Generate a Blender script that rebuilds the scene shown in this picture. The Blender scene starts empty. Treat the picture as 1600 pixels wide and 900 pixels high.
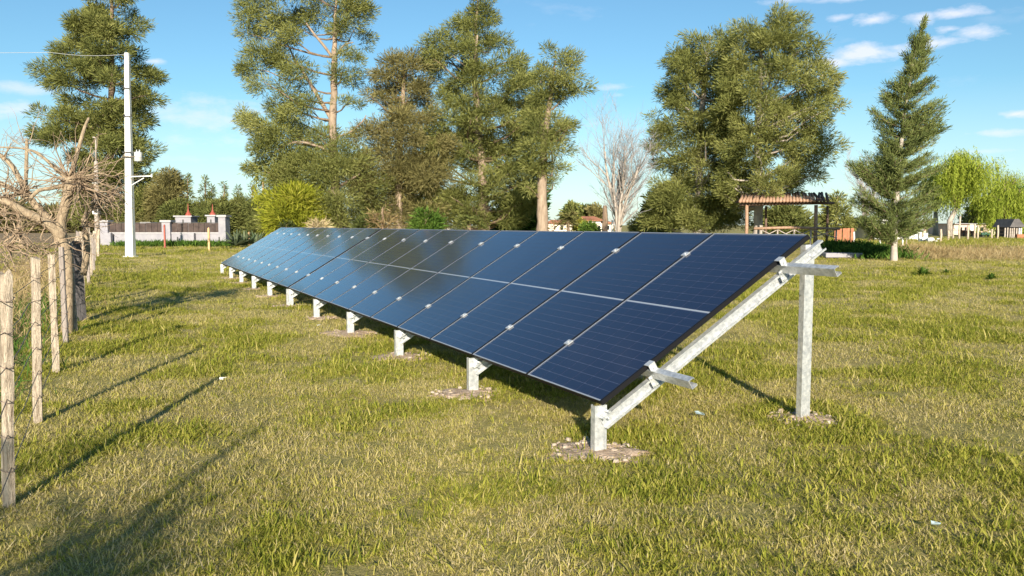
import bpy, bmesh, math, random
import numpy as np
from mathutils import Vector, Matrix

rng = np.random.default_rng(7)
random.seed(7)
S = bpy.context.scene
C = S.collection
R = math.radians

# ------------------------------------------------------------------ camera
F_PX = 1250.0            # focal length in pixels of the 1600 px wide photograph
PITCH = R(4.505)
CAM_H = 1.62
cd = bpy.data.cameras.new('camera')
cd.sensor_width = 36.0
cd.lens = 36.0 * F_PX / 1600.0
cd.clip_end = 6000
cam = bpy.data.objects.new('camera', cd)
C.objects.link(cam)
cam.location = (0, 0, CAM_H)
cam.rotation_euler = (R(90) - PITCH, 0, 0)
S.camera = cam

# ------------------------------------------------------------------ sun + sky
SUN_EL = R(18.0)
SUN_AZ = R(176.5)         # azimuth of the sun, clockwise from +Y (behind the camera)
sd = bpy.data.lights.new('sun', 'SUN')
sd.energy = 4.9
sd.angle = R(0.55)
sd.color = (1.0, 0.90, 0.73)
sun = bpy.data.objects.new('sun', sd)
C.objects.link(sun)
to_sun = Vector((math.sin(SUN_AZ) * math.cos(SUN_EL), math.cos(SUN_AZ) * math.cos(SUN_EL), math.sin(SUN_EL)))
sun.rotation_euler = to_sun.to_track_quat('Z', 'Y').to_euler()
sun.location = (-10, -60, 40)

S.view_settings.view_transform = 'Standard'
S.view_settings.look = 'None'
S.view_settings.gamma = 1.0
S.view_settings.use_curve_mapping = False
S.view_settings.exposure = 0.9

world = bpy.data.worlds.new('World')
S.world = world
world.use_nodes = True
wn = world.node_tree
wn.nodes.clear()
def W(t, **k):
    n = wn.nodes.new(t)
    for a, b in k.items(): setattr(n, a, b)
    return n
def wl(a, b): wn.links.new(a, b)
def wmath(op, a, b=None, c=None, clamp=False):
    n = W('ShaderNodeMath', operation=op, use_clamp=clamp)
    for i, v in enumerate((a, b, c)):
        if v is None: continue
        if isinstance(v, (int, float)): n.inputs[i].default_value = v
        else: wl(v, n.inputs[i])
    return n.outputs[0]
out = W('ShaderNodeOutputWorld'); bg = W('ShaderNodeBackground')
sky = W('ShaderNodeTexSky', sky_type='NISHITA', sun_disc=False, sun_elevation=SUN_EL, sun_rotation=SUN_AZ)
sky.altitude = 0; sky.air_density = 1.0; sky.dust_density = 0.3; sky.ozone_density = 2.5
SKY_STRENGTH = 0.071
bg.inputs['Strength'].default_value = SKY_STRENGTH
tc = W('ShaderNodeTexCoord')
sx = W('ShaderNodeSeparateXYZ'); wl(tc.outputs['Generated'], sx.inputs[0])
az = wmath('MULTIPLY', wmath('ARCTAN2', sx.outputs[0], sx.outputs[1]), 180 / math.pi)
el = wmath('MULTIPLY', wmath('ARCSINE', sx.outputs[2]), 180 / math.pi)
nz = W('ShaderNodeTexNoise'); nz.inputs['Scale'].default_value = 24; nz.inputs['Detail'].default_value = 7; nz.inputs['Roughness'].default_value = 0.62
mp = W('ShaderNodeMapping'); mp.inputs['Scale'].default_value = (1, 1, 2.6)
wl(tc.outputs['Generated'], mp.inputs[0]); wl(mp.outputs[0], nz.inputs['Vector'])
nzc = wmath('SUBTRACT', nz.outputs['Fac'], 0.5)
def dir_deg(px, py):
    X = (px - 800) / F_PX; U = (450 - py) / F_PX
    d = Vector((X, math.cos(PITCH) + U * math.sin(PITCH), -math.sin(PITCH) + U * math.cos(PITCH))).normalized()
    return math.degrees(math.atan2(d.x, d.y)), math.degrees(math.asin(d.z))
clouds = [  # (photo x, y, half width, half height, softness, strength): the clouds seen that evening, given as sky directions
    (1345, 84, 66, 17, 1.3, 0.8), (1300, 97, 38, 11, 1.3, .75), (1402, 76, 22, 9, 1.2, .7), (1366, 30, 30, 9, 1.2, .8), (1312, 28, 17, 5, 1.0, .6),
    (1497, 21, 36, 10, 1.2, .75), (1436, 30, 26, 9, 1.1, .75), (1520, 52, 36, 13, 1.2, .75), (1478, 66, 50, 10, 1.3, .8), (1484, 45, 20, 6, 1.1, .8),
    (1590, 178, 26, 8, 1.2, .8), (1560, 208, 70, 8, 1.1, .6), (1540, 236, 90, 8, 1.0, .45), (1230, 1, 34, 5, 1.0, .6), (1320, -3, 34, 6, 1.0, .6),
    (40, 140, 70, 9, .9, .5), (15, 174, 50, 14, 1.1, .65), (300, 182, 150, 28, .8, .5), (270, 214, 150, 26, .8, .4),
    (243, 96, 16, 5, 1.0, .6), (958, 136, 34, 6, 1.0, .5), (968, 148, 16, 5, 1.0, .4), (930, 215, 70, 40, .7, .3), (620, 215, 120, 50, .7, .35),
    (1560, 275, 110, 40, .7, .45), (300, 250, 160, 12, .8, .35), (30, 215, 80, 14, .8, .4)]
acc = None
cxy = W('ShaderNodeCombineXYZ'); wl(az, cxy.inputs[0]); wl(el, cxy.inputs[1])
nz3 = wmath('MULTIPLY', nzc, 3.0)
for (px, py, rx, ry, soft, st) in clouds:
    a0, e0 = dir_deg(px, py)
    k = math.degrees(1 / F_PX)
    q = W('ShaderNodeVectorMath', operation='MULTIPLY_ADD'); wl(cxy.outputs[0], q.inputs[0])
    q.inputs[1].default_value = (1 / (rx * k), 1 / (ry * k), 0); q.inputs[2].default_value = (-a0 / (rx * k), -e0 / (ry * k), 0)
    ln = W('ShaderNodeVectorMath', operation='LENGTH'); wl(q.outputs[0], ln.inputs[0])
    m = wmath('ADD', wmath('MULTIPLY_ADD', ln.outputs['Value'], -soft, soft), nz3)
    m = wmath('MULTIPLY', wmath('MULTIPLY', m, 0.95, clamp=True), st)
    acc = m if acc is None else wmath('MAXIMUM', acc, m)
# the same kind of thin scattered cloud over the rest of the sky
n2 = W('ShaderNodeTexNoise'); n2.inputs['Scale'].default_value = 5.0; n2.inputs['Detail'].default_value = 8; n2.inputs['Roughness'].default_value = 0.6
mp2 = W('ShaderNodeMapping'); mp2.inputs['Scale'].default_value = (1, 1, 3.0); mp2.inputs['Location'].default_value = (3.1, 1.7, 0.4)
wl(tc.outputs['Generated'], mp2.inputs[0]); wl(mp2.outputs[0], n2.inputs['Vector'])
g = wmath('MULTIPLY', wmath('SUBTRACT', n2.outputs['Fac'], 0.60), 3.2, clamp=True)
acc = wmath('MAXIMUM', acc, wmath('MULTIPLY', g, 0.5))
veil = wmath('MULTIPLY', wmath('SUBTRACT', 1.0, wmath('DIVIDE', wmath('ABSOLUTE', el), 9.0), clamp=True), 0.4)
acc = wmath('MAXIMUM', acc, veil)   # thin even haze round the whole horizon
mixc = W('ShaderNodeMix', data_type='RGBA', blend_type='MIX')
wl(acc, mixc.inputs['Factor'])
tint = W('ShaderNodeMix', data_type='RGBA', blend_type='MULTIPLY'); tint.inputs['Factor'].default_value = 1.0
tint.inputs['B'].default_value = (0.76, 1.03, 1.08, 1)
wl(sky.outputs[0], tint.inputs['A'])
wl(tint.outputs['Result'], mixc.inputs['A'])
mixc.inputs['B'].default_value = (7.6, 7.7, 8.6, 1)
wl(mixc.outputs['Result'], bg.inputs['Color'])
wl(bg.outputs[0], out.inputs[0])

S.render.engine = 'CYCLES'
S.cycles.max_bounces = 4
S.cycles.diffuse_bounces = 2
S.cycles.glossy_bounces = 3
S.cycles.use_adaptive_sampling = True
S.cycles.adaptive_threshold = 0.02
S.cycles.use_denoising = True
world.cycles.sampling_method = 'MANUAL'
world.cycles.sample_map_resolution = 512
S.cycles.transparent_max_bounces = 8

# ------------------------------------------------------------------ helpers
def ray(px, py):
    X = (px - 800) / F_PX; U = (450 - py) / F_PX
    return Vector((X, math.cos(PITCH) + U * math.sin(PITCH), -math.sin(PITCH) + U * math.cos(PITCH)))
def at(px, py, Y):
    d = ray(px, py); k = Y / d.y
    return Vector((d.x * k, Y, CAM_H + d.z * k))
def gp(px, py, z=0.0):
    d = ray(px, py); k = (z - CAM_H) / d.z
    return Vector((d.x * k, d.y * k, z))
def smooth(a, b, x):
    t = np.clip((x - a) / (b - a), 0, 1); return t * t * (3 - 2 * t)
_lat = np.random.default_rng(3).random((256, 256))
def vnoise(x, y):
    x = np.asarray(x, float); y = np.asarray(y, float)
    xi = np.floor(x).astype(int); yi = np.floor(y).astype(int)
    fx = x - xi; fy = y - yi
    fx = fx * fx * (3 - 2 * fx); fy = fy * fy * (3 - 2 * fy)
    a = _lat[xi % 256, yi % 256]; b = _lat[(xi + 1) % 256, yi % 256]
    c = _lat[xi % 256, (yi + 1) % 256]; d = _lat[(xi + 1) % 256, (yi + 1) % 256]
    return (a * (1 - fx) + b * fx) * (1 - fy) + (c * (1 - fx) + d * fx) * fy
def fbm(x, y, o=3):
    s = 0; w = 0
    for i in range(o):
        s = s + vnoise(x * 2 ** i + 17 * i, y * 2 ** i + 5 * i) * .5 ** i; w += .5 ** i
    return s / w
def gh(x, y):
    """height of the terrain"""
    x = np.asarray(x, float); y = np.asarray(y, float)
    bank = 0.45 * smooth(36.5, 43.5, y + (fbm(x * .25, y * .25) - .5) * 4) * smooth(8.0, 12.5, x - (y - 40) * .1)
    rough = (fbm(x * .9, y * .9) - .5) * 0.05
    face = smooth(35, 38, y) * (1 - smooth(43, 46, y)) * smooth(14, 18, x)
    lump = face * (fbm(x * 1.6, y * 1.6) - .45) * 0.35
    near = 1 - smooth(30, 60, np.hypot(x, y))
    return bank + lump + rough * (0.35 + .65 * near)
def gz(x, y): return float(gh(x, y))

class MB:
    def __init__(s): s.v = []; s.f = []; s.m = []
    def add(s, vs, fs, mi=0):
        b = len(s.v); s.v += [tuple(v) for v in vs]
        s.f += [tuple(b + i for i in f) for f in fs]; s.m += [mi] * len(fs)
        return s
    def box(s, lo, hi, M=None, mi=0):
        (x0, y0, z0), (x1, y1, z1) = lo, hi
        vs = [Vector(p) for p in ((x0,y0,z0),(x1,y0,z0),(x1,y1,z0),(x0,y1,z0),(x0,y0,z1),(x1,y0,z1),(x1,y1,z1),(x0,y1,z1))]
        if M is not None: vs = [M @ v for v in vs]
        return s.add(vs, [(0,3,2,1),(4,5,6,7),(0,1,5,4),(1,2,6,5),(2,3,7,6),(3,0,4,7)], mi)
    def tube(s, pts, rad, n=8, cap=True, mi=0):
        pts = [Vector(p) for p in pts]
        if not hasattr(rad, '__len__'): rad = [rad] * len(pts)
        rings = []; prev = None
        for i, p in enumerate(pts):
            d = (pts[min(i + 1, len(pts) - 1)] - pts[max(i - 1, 0)])
            if d.length < 1e-9: d = Vector((0, 0, 1))
            d.normalize()
            a = prev if prev is not None else (Vector((1, 0, 0)) if abs(d.x) < .9 else Vector((0, 1, 0)))
            a = (a - d * a.dot(d)); a.normalize(); prev = a; b = d.cross(a)
            rings.append([p + (a * math.cos(2 * math.pi * k / n) + b * math.sin(2 * math.pi * k / n)) * rad[i] for k in range(n)])
        vs = [v for r in rings for v in r]
        fs = [(i * n + k, i * n + (k + 1) % n, (i + 1) * n + (k + 1) % n, (i + 1) * n + k) for i in range(len(pts) - 1) for k in range(n)]
        if cap: fs += [tuple(range(n))[::-1], tuple((len(pts) - 1) * n + k for k in range(n))]
        return s.add(vs, fs, mi)
    def prism(s, prof, a, b, ux, uy, mi=0):
        """extrude a closed 2-d profile (list of (u, v)) from point a to b"""
        a = Vector(a); b = Vector(b); n = len(prof)
        vs = [a + ux * u + uy * v for u, v in prof] + [b + ux * u + uy * v for u, v in prof]
        fs = [(k, (k + 1) % n, n + (k + 1) % n, n + k) for k in range(n)] + [tuple(range(n))[::-1], tuple(range(n, 2 * n))]
        return s.add(vs, fs, mi)
    def mesh(s, name, mats, smooth_=False):
        me = bpy.data.meshes.new(name); me.from_pydata(s.v, [], s.f)
        for m in (mats if isinstance(mats, (list, tuple)) else [mats]): me.materials.append(m)
        if any(s.m): me.polygons.foreach_set('material_index', s.m)
        bm = bmesh.new(); bm.from_mesh(me); bmesh.ops.recalc_face_normals(bm, faces=bm.faces); bm.to_mesh(me); bm.free()
        if smooth_: me.polygons.foreach_set('use_smooth', [True] * len(me.polygons))
        return me
    def build(s, name, mats, parent=None, smooth_=False, bevel=0):
        o = bpy.data.objects.new(name, s.mesh(name, mats, smooth_)); C.objects.link(o)
        if parent: o.parent = parent
        if bevel:
            md = o.modifiers.new('bevel', 'BEVEL'); md.width = bevel; md.segments = 2; md.limit_method = 'ANGLE'
        return o
def linkmesh(name, me, parent=None, M=None):
    o = bpy.data.objects.new(name, me); C.objects.link(o)
    if parent: o.parent = parent
    if M is not None: o.matrix_local = M
    return o
def tag(o, label=None, cat=None, group=None, kind=None):
    if label: o['label'] = label
    if cat: o['category'] = cat
    if group: o['group'] = group
    if kind: o['kind'] = kind
    return o
def thing(name, label, cat, loc=(0, 0, 0), rz=0, group=None):
    o = bpy.data.objects.new(name, None); C.objects.link(o)
    o.location = loc; o.rotation_euler = (0, 0, rz); o.empty_display_size = .2
    return tag(o, label, cat, group)
def copy_tree(o, parent=None):
    c = o.copy(); C.objects.link(c); c.parent = parent
    for ch in list(o.children): copy_tree(ch, c)
    return c

# ------------------------------------------------------------------ materials
def mat(name, base, rough=.7, metal=0, var=None, scale=8, detail=5, bump=0, bscale=40, coat=0, spec=.5, stretch=None, lo=.35, hi=.65, coord='Object'):
    m = bpy.data.materials.new(name); m.use_nodes = True
    nt = m.node_tree; p = nt.nodes['Principled BSDF']
    p.inputs['Base Color'].default_value = (*base, 1); p.inputs['Roughness'].default_value = rough
    p.inputs['Metallic'].default_value = metal; p.inputs['Coat Weight'].default_value = coat
    p.inputs['Specular IOR Level'].default_value = spec
    t = nt.nodes.new('ShaderNodeTexCoord'); src = t.outputs[coord]
    if stretch:
        mpn = nt.nodes.new('ShaderNodeMapping'); mpn.inputs['Scale'].default_value = stretch
        nt.links.new(src, mpn.inputs[0]); src = mpn.outputs[0]
    if var is not None:
        n = nt.nodes.new('ShaderNodeTexNoise'); n.inputs['Scale'].default_value = scale; n.inputs['Detail'].default_value = detail
        n.inputs['Roughness'].default_value = .65
        r = nt.nodes.new('ShaderNodeValToRGB')
        r.color_ramp.elements[0].position = lo; r.color_ramp.elements[0].color = (*base, 1)
        r.color_ramp.elements[1].position = hi; r.color_ramp.elements[1].color = (*var, 1)
        nt.links.new(src, n.inputs['Vector']); nt.links.new(n.outputs['Fac'], r.inputs[0]); nt.links.new(r.outputs[0], p.inputs['Base Color'])
    if bump:
        n = nt.nodes.new('ShaderNodeTexNoise'); n.inputs['Scale'].default_value = bscale; n.inputs['Detail'].default_value = 6
        b = nt.nodes.new('ShaderNodeBump'); b.inputs['Strength'].default_value = bump; b.inputs['Distance'].default_value = .02
        nt.links.new(src, n.inputs['Vector']); nt.links.new(n.outputs['Fac'], b.inputs['Height']); nt.links.new(b.outputs[0], p.inputs['Normal'])
    return m
def leaf_mat(name, cols, trans=.25, rough=.6, noise=None):
    """foliage: colour picked per leaf from the 'tone' attribute, some light passing through"""
    m = bpy.data.materials.new(name); m.use_nodes = True
    nt = m.node_tree; nt.nodes.clear()
    o = nt.nodes.new('ShaderNodeOutputMaterial'); mx = nt.nodes.new('ShaderNodeMixShader'); mx.inputs[0].default_value = trans
    p = nt.nodes.new('ShaderNodeBsdfDiffuse')
    tr = nt.nodes.new('ShaderNodeBsdfTranslucent')
    at_ = nt.nodes.new('ShaderNodeAttribute'); at_.attribute_name = 'tone'
    rp = nt.nodes.new('ShaderNodeValToRGB')
    while len(rp.color_ramp.elements) < len(cols): rp.color_ramp.elements.new(.5)
    for i, c in enumerate(cols):
        rp.color_ramp.elements[i].position = i / (len(cols) - 1); rp.color_ramp.elements[i].color = (*c, 1)
    fac = at_.outputs['Fac']
    if noise:
        ge = nt.nodes.new('ShaderNodeNewGeometry'); n = nt.nodes.new('ShaderNodeTexNoise')
        n.inputs['Scale'].default_value = noise[0]; n.inputs['Detail'].default_value = 3
        nt.links.new(ge.outputs['Position'], n.inputs['Vector'])
        a = nt.nodes.new('ShaderNodeMath'); a.operation = 'MULTIPLY_ADD'; a.inputs[1].default_value = noise[1]; a.inputs[2].default_value = -noise[1] * .5
        nt.links.new(n.outputs['Fac'], a.inputs[0])
        b = nt.nodes.new('ShaderNodeMath'); b.operation = 'ADD'; b.use_clamp = True
        nt.links.new(a.outputs[0], b.inputs[0]); nt.links.new(fac, b.inputs[1]); fac = b.outputs[0]
    nt.links.new(fac, rp.inputs[0])
    nt.links.new(rp.outputs[0], p.inputs['Color']); nt.links.new(rp.outputs[0], tr.inputs['Color'])
    nt.links.new(p.outputs[0], mx.inputs[1]); nt.links.new(tr.outputs[0], mx.inputs[2]); nt.links.new(mx.outputs[0], o.inputs[0])
    return m

M = {}
M['galv'] = mat('galvanised_steel', (.44, .46, .48), .40, .55, (.70, .71, .72), 26, 4, .12, 60, lo=.36, hi=.62)
M['white_clamp'] = mat('aluminium_clamp', (.62, .63, .64), .36, .5)
M['black_frame'] = mat('black_anodised', (.010, .010, .012), .55, 0, spec=.15)
M['lip_glint'] = mat('lip_glint', (.36, .39, .44), .4, .3)  # sky glint on the black frame's bevel, put into the colour of some edges
M['backsheet'] = mat('backsheet', (.085, .10, .165), .10, 0, coat=.6)
M['midstrip'] = mat('midstrip', (.34, .37, .42), .12, 0, coat=.6)
M['cell'] = mat('solar_cell', (.0085, .011, .034), .12, 0, (.013, .016, .042), 2.2, 3, coat=.5)
M['cell'].node_tree.nodes['Principled BSDF'].inputs['Coat Roughness'].default_value = .11
M['under'] = mat('panel_underside', (.62, .62, .6), .6)
M['wood'] = mat('weathered_wood', (.25, .185, .13), .85, 0, (.62, .52, .40), 14, 8, 1.0, 60, stretch=(5, 5, .45), lo=.34, hi=.56)
M['wood_grey'] = mat('grey_wood', (.25, .21, .19), .9, 0, (.40, .34, .30), 10, 7, .6, 60, stretch=(5, 5, .5))
M['wood_dark'] = mat('dark_sleeper', (.045, .042, .045), .9, 0, (.11, .10, .10), 9, 7, .6, 50, stretch=(4, 4, .6))
M['wire'] = mat('fence_wire', (.20, .15, .12), .55, .6)
M['bark_pollard'] = mat('pollard_bark', (.22, .16, .105), .85, 0, (.42, .33, .22), 14, 7, .7, 50, stretch=(2, 2, .6))
M['twig'] = mat('bare_twig', (.22, .15, .10), .8, 0, (.40, .30, .20), 6, 5)
M['bark_tan'] = mat('tan_bark', (.22, .16, .115), .9, 0, (.38, .29, .215), 3, 8, .8, 12, stretch=(2, 2, .5))
M['bark_brown'] = mat('brown_bark', (.13, .09, .06), .9, 0, (.27, .19, .13), 3, 8, .8, 12, stretch=(2, 2, .5))
M['bark_pale'] = mat('pale_bark', (.32, .27, .235), .9, 0, (.47, .41, .36), 3, 8, .5, 12)
M['white_concrete'] = mat('whitewashed_concrete', (.74, .74, .72), .8, 0, (.84, .83, .80), 5, 6, .25, 30)
M['white_paint'] = mat('white_paint', (.80, .80, .78), .6, 0, (.70, .69, .66), 4, 5)
M['grey_render'] = mat('lilac_grey_render', (.27, .26, .295), .85, 0, (.34, .325, .35), 2.5, 7, .2, 20)
M['cap'] = mat('pale_cap', (.42, .41, .43), .8, 0, (.36, .35, .36), 4, 5)
M['mesh_brown'] = mat('brown_panel', (.040, .026, .023), .8, 0, (.085, .058, .050), 3, 6)
M['red'] = mat('red_paint', (.28, .055, .035), .6, 0, (.36, .09, .06), 5, 5)
M['iron'] = mat('dark_iron', (.06, .06, .06), .5, .5)
M['stake'] = mat('pine_stake', (.58, .33, .15), .8, 0, (.66, .44, .24), 8, 6, .3, 40, stretch=(4, 4, .5))
M['log'] = mat('pergola_log', (.28, .165, .105), .75, 0, (.43, .27, .18), 7, 6, .3, 30)
M['log_dark'] = mat('dark_beam', (.10, .06, .045), .85, 0, (.17, .11, .08), 7, 6, .3, 30)
M['crate'] = mat('red_board', (.30, .11, .055), .8, 0, (.40, .17, .09), 6, 6, .3, 30)
M['cream'] = mat('cream_wall', (.72, .63, .50), .85, 0, (.78, .71, .60), 1.5, 6)
M['pink'] = mat('pink_wall', (.62, .42, .34), .85, 0, (.72, .54, .45), 1.2, 6)
M['roof'] = mat('orange_tile', (.48, .19, .10), .8, 0, (.60, .29, .16), 3, 6, .4, 12)
M['white_wall'] = mat('white_wall', (.78, .77, .74), .8, 0, (.70, .69, .66), 1.5, 6)
M['glass'] = mat('window_glass', (.02, .025, .03), .08, 0)
M['soil'] = mat('bare_soil', (.32, .215, .145), .95, 0, (.54, .41, .30), 16, 9, 1.0, 45, lo=.38, hi=.62)
M['rubble'] = mat('concrete_rubble', (.52, .43, .35), .9, 0, (.38, .29, .22), 9, 6, .5, 60)
M['dark_hut'] = mat('dark_roofing', (.07, .065, .07), .8, 0, (.12, .11, .11), 3, 4)
M['green_tarp'] = mat('green_tarp', (.03, .11, .07), .6)
M['yellow'] = mat('yellow_plastic', (.62, .36, .06), .6)
M['plastic_blue'] = mat('pale_blue_scrap', (.42, .52, .55), .5)
M['steel_grey'] = mat('porcelain_grey', (.55, .56, .56), .5, .1)

olive = [(.074, .084, .030), (.174, .192, .058), (.275, .288, .090), (.375, .37, .14)]
M['casuarina'] = leaf_mat('casuarina_needles', olive, .35, noise=(.45, .85))
M['casuarina_brown'] = leaf_mat('olive_brown_needles', [(.080, .076, .036), (.188, .172, .066), (.288, .258, .104), (.39, .33, .155)], .35, noise=(.45, .8))
M['dark_needles'] = leaf_mat('dark_needles', [(.045, .058, .022), (.110, .130, .040), (.185, .200, .062), (.26, .26, .09)], .2, noise=(.3, .5))
M['young_needles'] = leaf_mat('young_needles', [(.045, .062, .026), (.115, .145, .048), (.195, .225, .075), (.27, .28, .11)], .22, noise=(.5, .4))
M['willow'] = leaf_mat('willow_leaf', [(.14, .19, .03), (.27, .34, .05), (.40, .46, .07), (.50, .53, .12)], .4, noise=(.3, .4))
M['lime'] = leaf_mat('lime_leaf', [(.10, .12, .02), (.22, .25, .028), (.35, .36, .04), (.45, .43, .08)], .35, noise=(.5, .4))
M['green_leaf'] = leaf_mat('green_leaf', [(.025, .055, .012), (.06, .12, .022), (.11, .19, .035), (.17, .25, .05)], .3, noise=(.8, .4))
M['agave'] = leaf_mat('agave_leaf', [(.06, .10, .06), (.11, .16, .09), (.18, .22, .13), (.24, .27, .17)], .1)
M['dry'] = leaf_mat('dry_straw', [(.20, .14, .07), (.34, .25, .12), (.46, .36, .19), (.58, .48, .30)], .2, noise=(.6, .4))
M['palm'] = leaf_mat('palm_frond', [(.07, .08, .03), (.13, .14, .045), (.20, .19, .07), (.30, .26, .11)], .2)
M['grass'] = leaf_mat('grass_blade', [(.150, .185, .026), (.295, .318, .045), (.435, .415, .078), (.555, .480, .145), (.630, .525, .245), (.69, .58, .36)], .45, rough=.5, noise=(.45, .30))

# ground material
gm = bpy.data.materials.new('meadow_ground'); gm.use_nodes = True
nt = gm.node_tree; gpn = nt.nodes['Principled BSDF']; gpn.inputs['Roughness'].default_value = .95; gpn.inputs['Specular IOR Level'].default_value = .1
geo = nt.nodes.new('ShaderNodeNewGeometry')
def gnoise(sc, det=6, rgh=.6):
    n = nt.nodes.new('ShaderNodeTexNoise'); n.inputs['Scale'].default_value = sc; n.inputs['Detail'].default_value = det; n.inputs['Roughness'].default_value = rgh
    nt.links.new(geo.outputs['Position'], n.inputs['Vector']); return n.outputs['Fac']
def gramp(src, stops):
    r = nt.nodes.new('ShaderNodeValToRGB')
    while len(r.color_ramp.elements) < len(stops): r.color_ramp.elements.new(.5)
    for e, (p_, c) in zip(r.color_ramp.elements, stops): e.position = p_; e.color = (*c, 1)
    nt.links.new(src, r.inputs[0]); return r.outputs[0]
def gmix(f, a, b):
    n = nt.nodes.new('ShaderNodeMix'); n.data_type = 'RGBA'
    nt.links.new(a, n.inputs['A']); nt.links.new(b, n.inputs['B'])
    if isinstance(f, float): n.inputs['Factor'].default_value = f
    else: nt.links.new(f, n.inputs['Factor'])
    return n.outputs['Result']
fine = gramp(gnoise(16, 9, .75), [(.30, (.17, .16, .045)), (.48, (.33, .30, .085)), (.60, (.45, .385, .15)), (.75, (.56, .47, .25))])
patch = gramp(gnoise(.55, 6, .65), [(.32, (.21, .24, .045)), (.48, (.35, .335, .085)), (.60, (.43, .35, .14)), (.72, (.46, .34, .21))])
litter = gramp(gnoise(95, 6, .8), [(.34, (.075, .060, .028)), (.48, (.25, .20, .095)), (.58, (.40, .32, .16)), (.72, (.60, .50, .30))])
meadow = gmix(.45, gmix(.5, fine, patch), litter)
brown = gramp(gnoise(2.0, 9, .7), [(.3, (.16, .105, .07)), (.5, (.30, .21, .14)), (.7, (.40, .31, .20))])
va = nt.nodes.new('ShaderNodeAttribute'); va.attribute_name = 'bare'
nt.links.new(gmix(va.outputs['Fac'], meadow, brown), gpn.inputs['Base Color'])
bmp = nt.nodes.new('ShaderNodeBump'); bmp.inputs['Strength'].default_value = .8; bmp.inputs['Distance'].default_value = .05
nt.links.new(gnoise(22, 8, .7), bmp.inputs['Height']); nt.links.new(bmp.outputs[0], gpn.inputs['Normal'])

# ------------------------------------------------------------------ layout of the array (solved from the photograph)
A_ROT = R(26.22); TILT = R(30.79)
PW, PL, PITCH_W = 1.134, 2.279, 1.154
D = Vector((-math.sin(A_ROT), math.cos(A_ROT), 0))      # along the row, away from the camera
T = Vector((math.cos(A_ROT), math.sin(A_ROT), 0))       # across the row, towards the high edge
ORG = Vector((.636, 5.579, CAM_H - 1.246))              # low near corner of the nearest panel
MA = Matrix((( T.x, D.x, 0, ORG.x), (T.y, D.y, 0, ORG.y), (0, 0, 1, 0), (0, 0, 0, 1)))   # array axes: x across, y along, z up from the ground
Z0 = ORG.z
def arr(x, y, z): return MA @ Vector((x, y, z))
# fence line, parallel to the row
FA = gp(12, 791); FB = gp(103, 536)
FDIR = (FB - FA).normalized()
def fence_side(x, y):   # metres to the right of the fence line
    return (x - FA.x) * FDIR.y - (y - FA.y) * FDIR.x

# ------------------------------------------------------------------ ground
def axis(neg, pos, fine_, grow):
    p = [0.0]
    st = fine_
    while p[-1] < pos: p.append(p[-1] + st); st = max(fine_, (p[-1] - 46) * grow) if p[-1] > 46 else fine_
    q = [0.0]; st = fine_
    while q[-1] > -neg: q.append(q[-1] - st); st = max(fine_, (-q[-1] - 46) * grow) if q[-1] < -46 else fine_
    return np.array(sorted(set(q + p)))
xs = axis(2500, 2500, .45, .25); ys = axis(2500, 2500, .45, .25)
ys = ys[(ys > -8) | (np.arange(len(ys)) % 6 == 0)]
GX, GY = np.meshgrid(xs, ys)
GZ = gh(GX, GY)
nx, ny = len(xs), len(ys)
gv = np.stack([GX, GY, GZ], -1).reshape(-1, 3)
idx = np.arange(nx * ny).reshape(ny, nx)
gf = np.stack([idx[:-1, :-1], idx[:-1, 1:], idx[1:, 1:], idx[1:, :-1]], -1).reshape(-1, 4)
me = bpy.data.meshes.new('ground')
def fast_mesh(me, v, f):
    k = f.shape[1]
    me.vertices.add(len(v)); me.vertices.foreach_set('co', v.astype(np.float32).ravel())
    me.loops.add(f.size); me.loops.foreach_set('vertex_index', f.astype(np.int32).ravel())
    me.polygons.add(len(f)); me.polygons.foreach_set('loop_start', np.arange(0, f.size, k, dtype=np.int32))
    me.update(calc_edges=True)
fast_mesh(me, gv, gf)
me.polygons.foreach_set('use_smooth', np.ones(len(gf), bool))
fs = fence_side(gv[:, 0], gv[:, 1])
bare = np.clip((1 - smooth(-1.2, -.2, fs)) * .85, 0, 1)
bankf = smooth(35, 38, gv[:, 1]) * (1 - smooth(43, 47, gv[:, 1])) * smooth(13, 17, gv[:, 0]) * .4
bare = np.maximum(bare, bankf)
at_ = me.attributes.new('bare', 'FLOAT', 'POINT'); at_.data.foreach_set('value', bare.astype(np.float32))
me.materials.append(gm)
ground = bpy.data.objects.new('ground', me); C.objects.link(ground); tag(ground, 'mown meadow of green and straw coloured grass', kind='structure')

# ------------------------------------------------------------------ solar tables
N_ROW = 10
POSTS = [0.06, 2.35, 4.63, 6.92, 9.21, 11.48]
ct, st_ = math.cos(TILT), math.sin(TILT)
def panel_matrix(y0, z0=Z0):
    # local x = across the panel width (along the row), local y = up the slope, z = normal
    ux = Vector((0, 1, 0)); uy = Vector((ct, 0, st_)); uz = Vector((-st_, 0, ct))
    m = Matrix(((ux.x, uy.x, uz.x, 0), (ux.y, uy.y, uz.y, y0), (ux.z, uy.z, uz.z, z0), (0, 0, 0, 1)))
    return m
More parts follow.
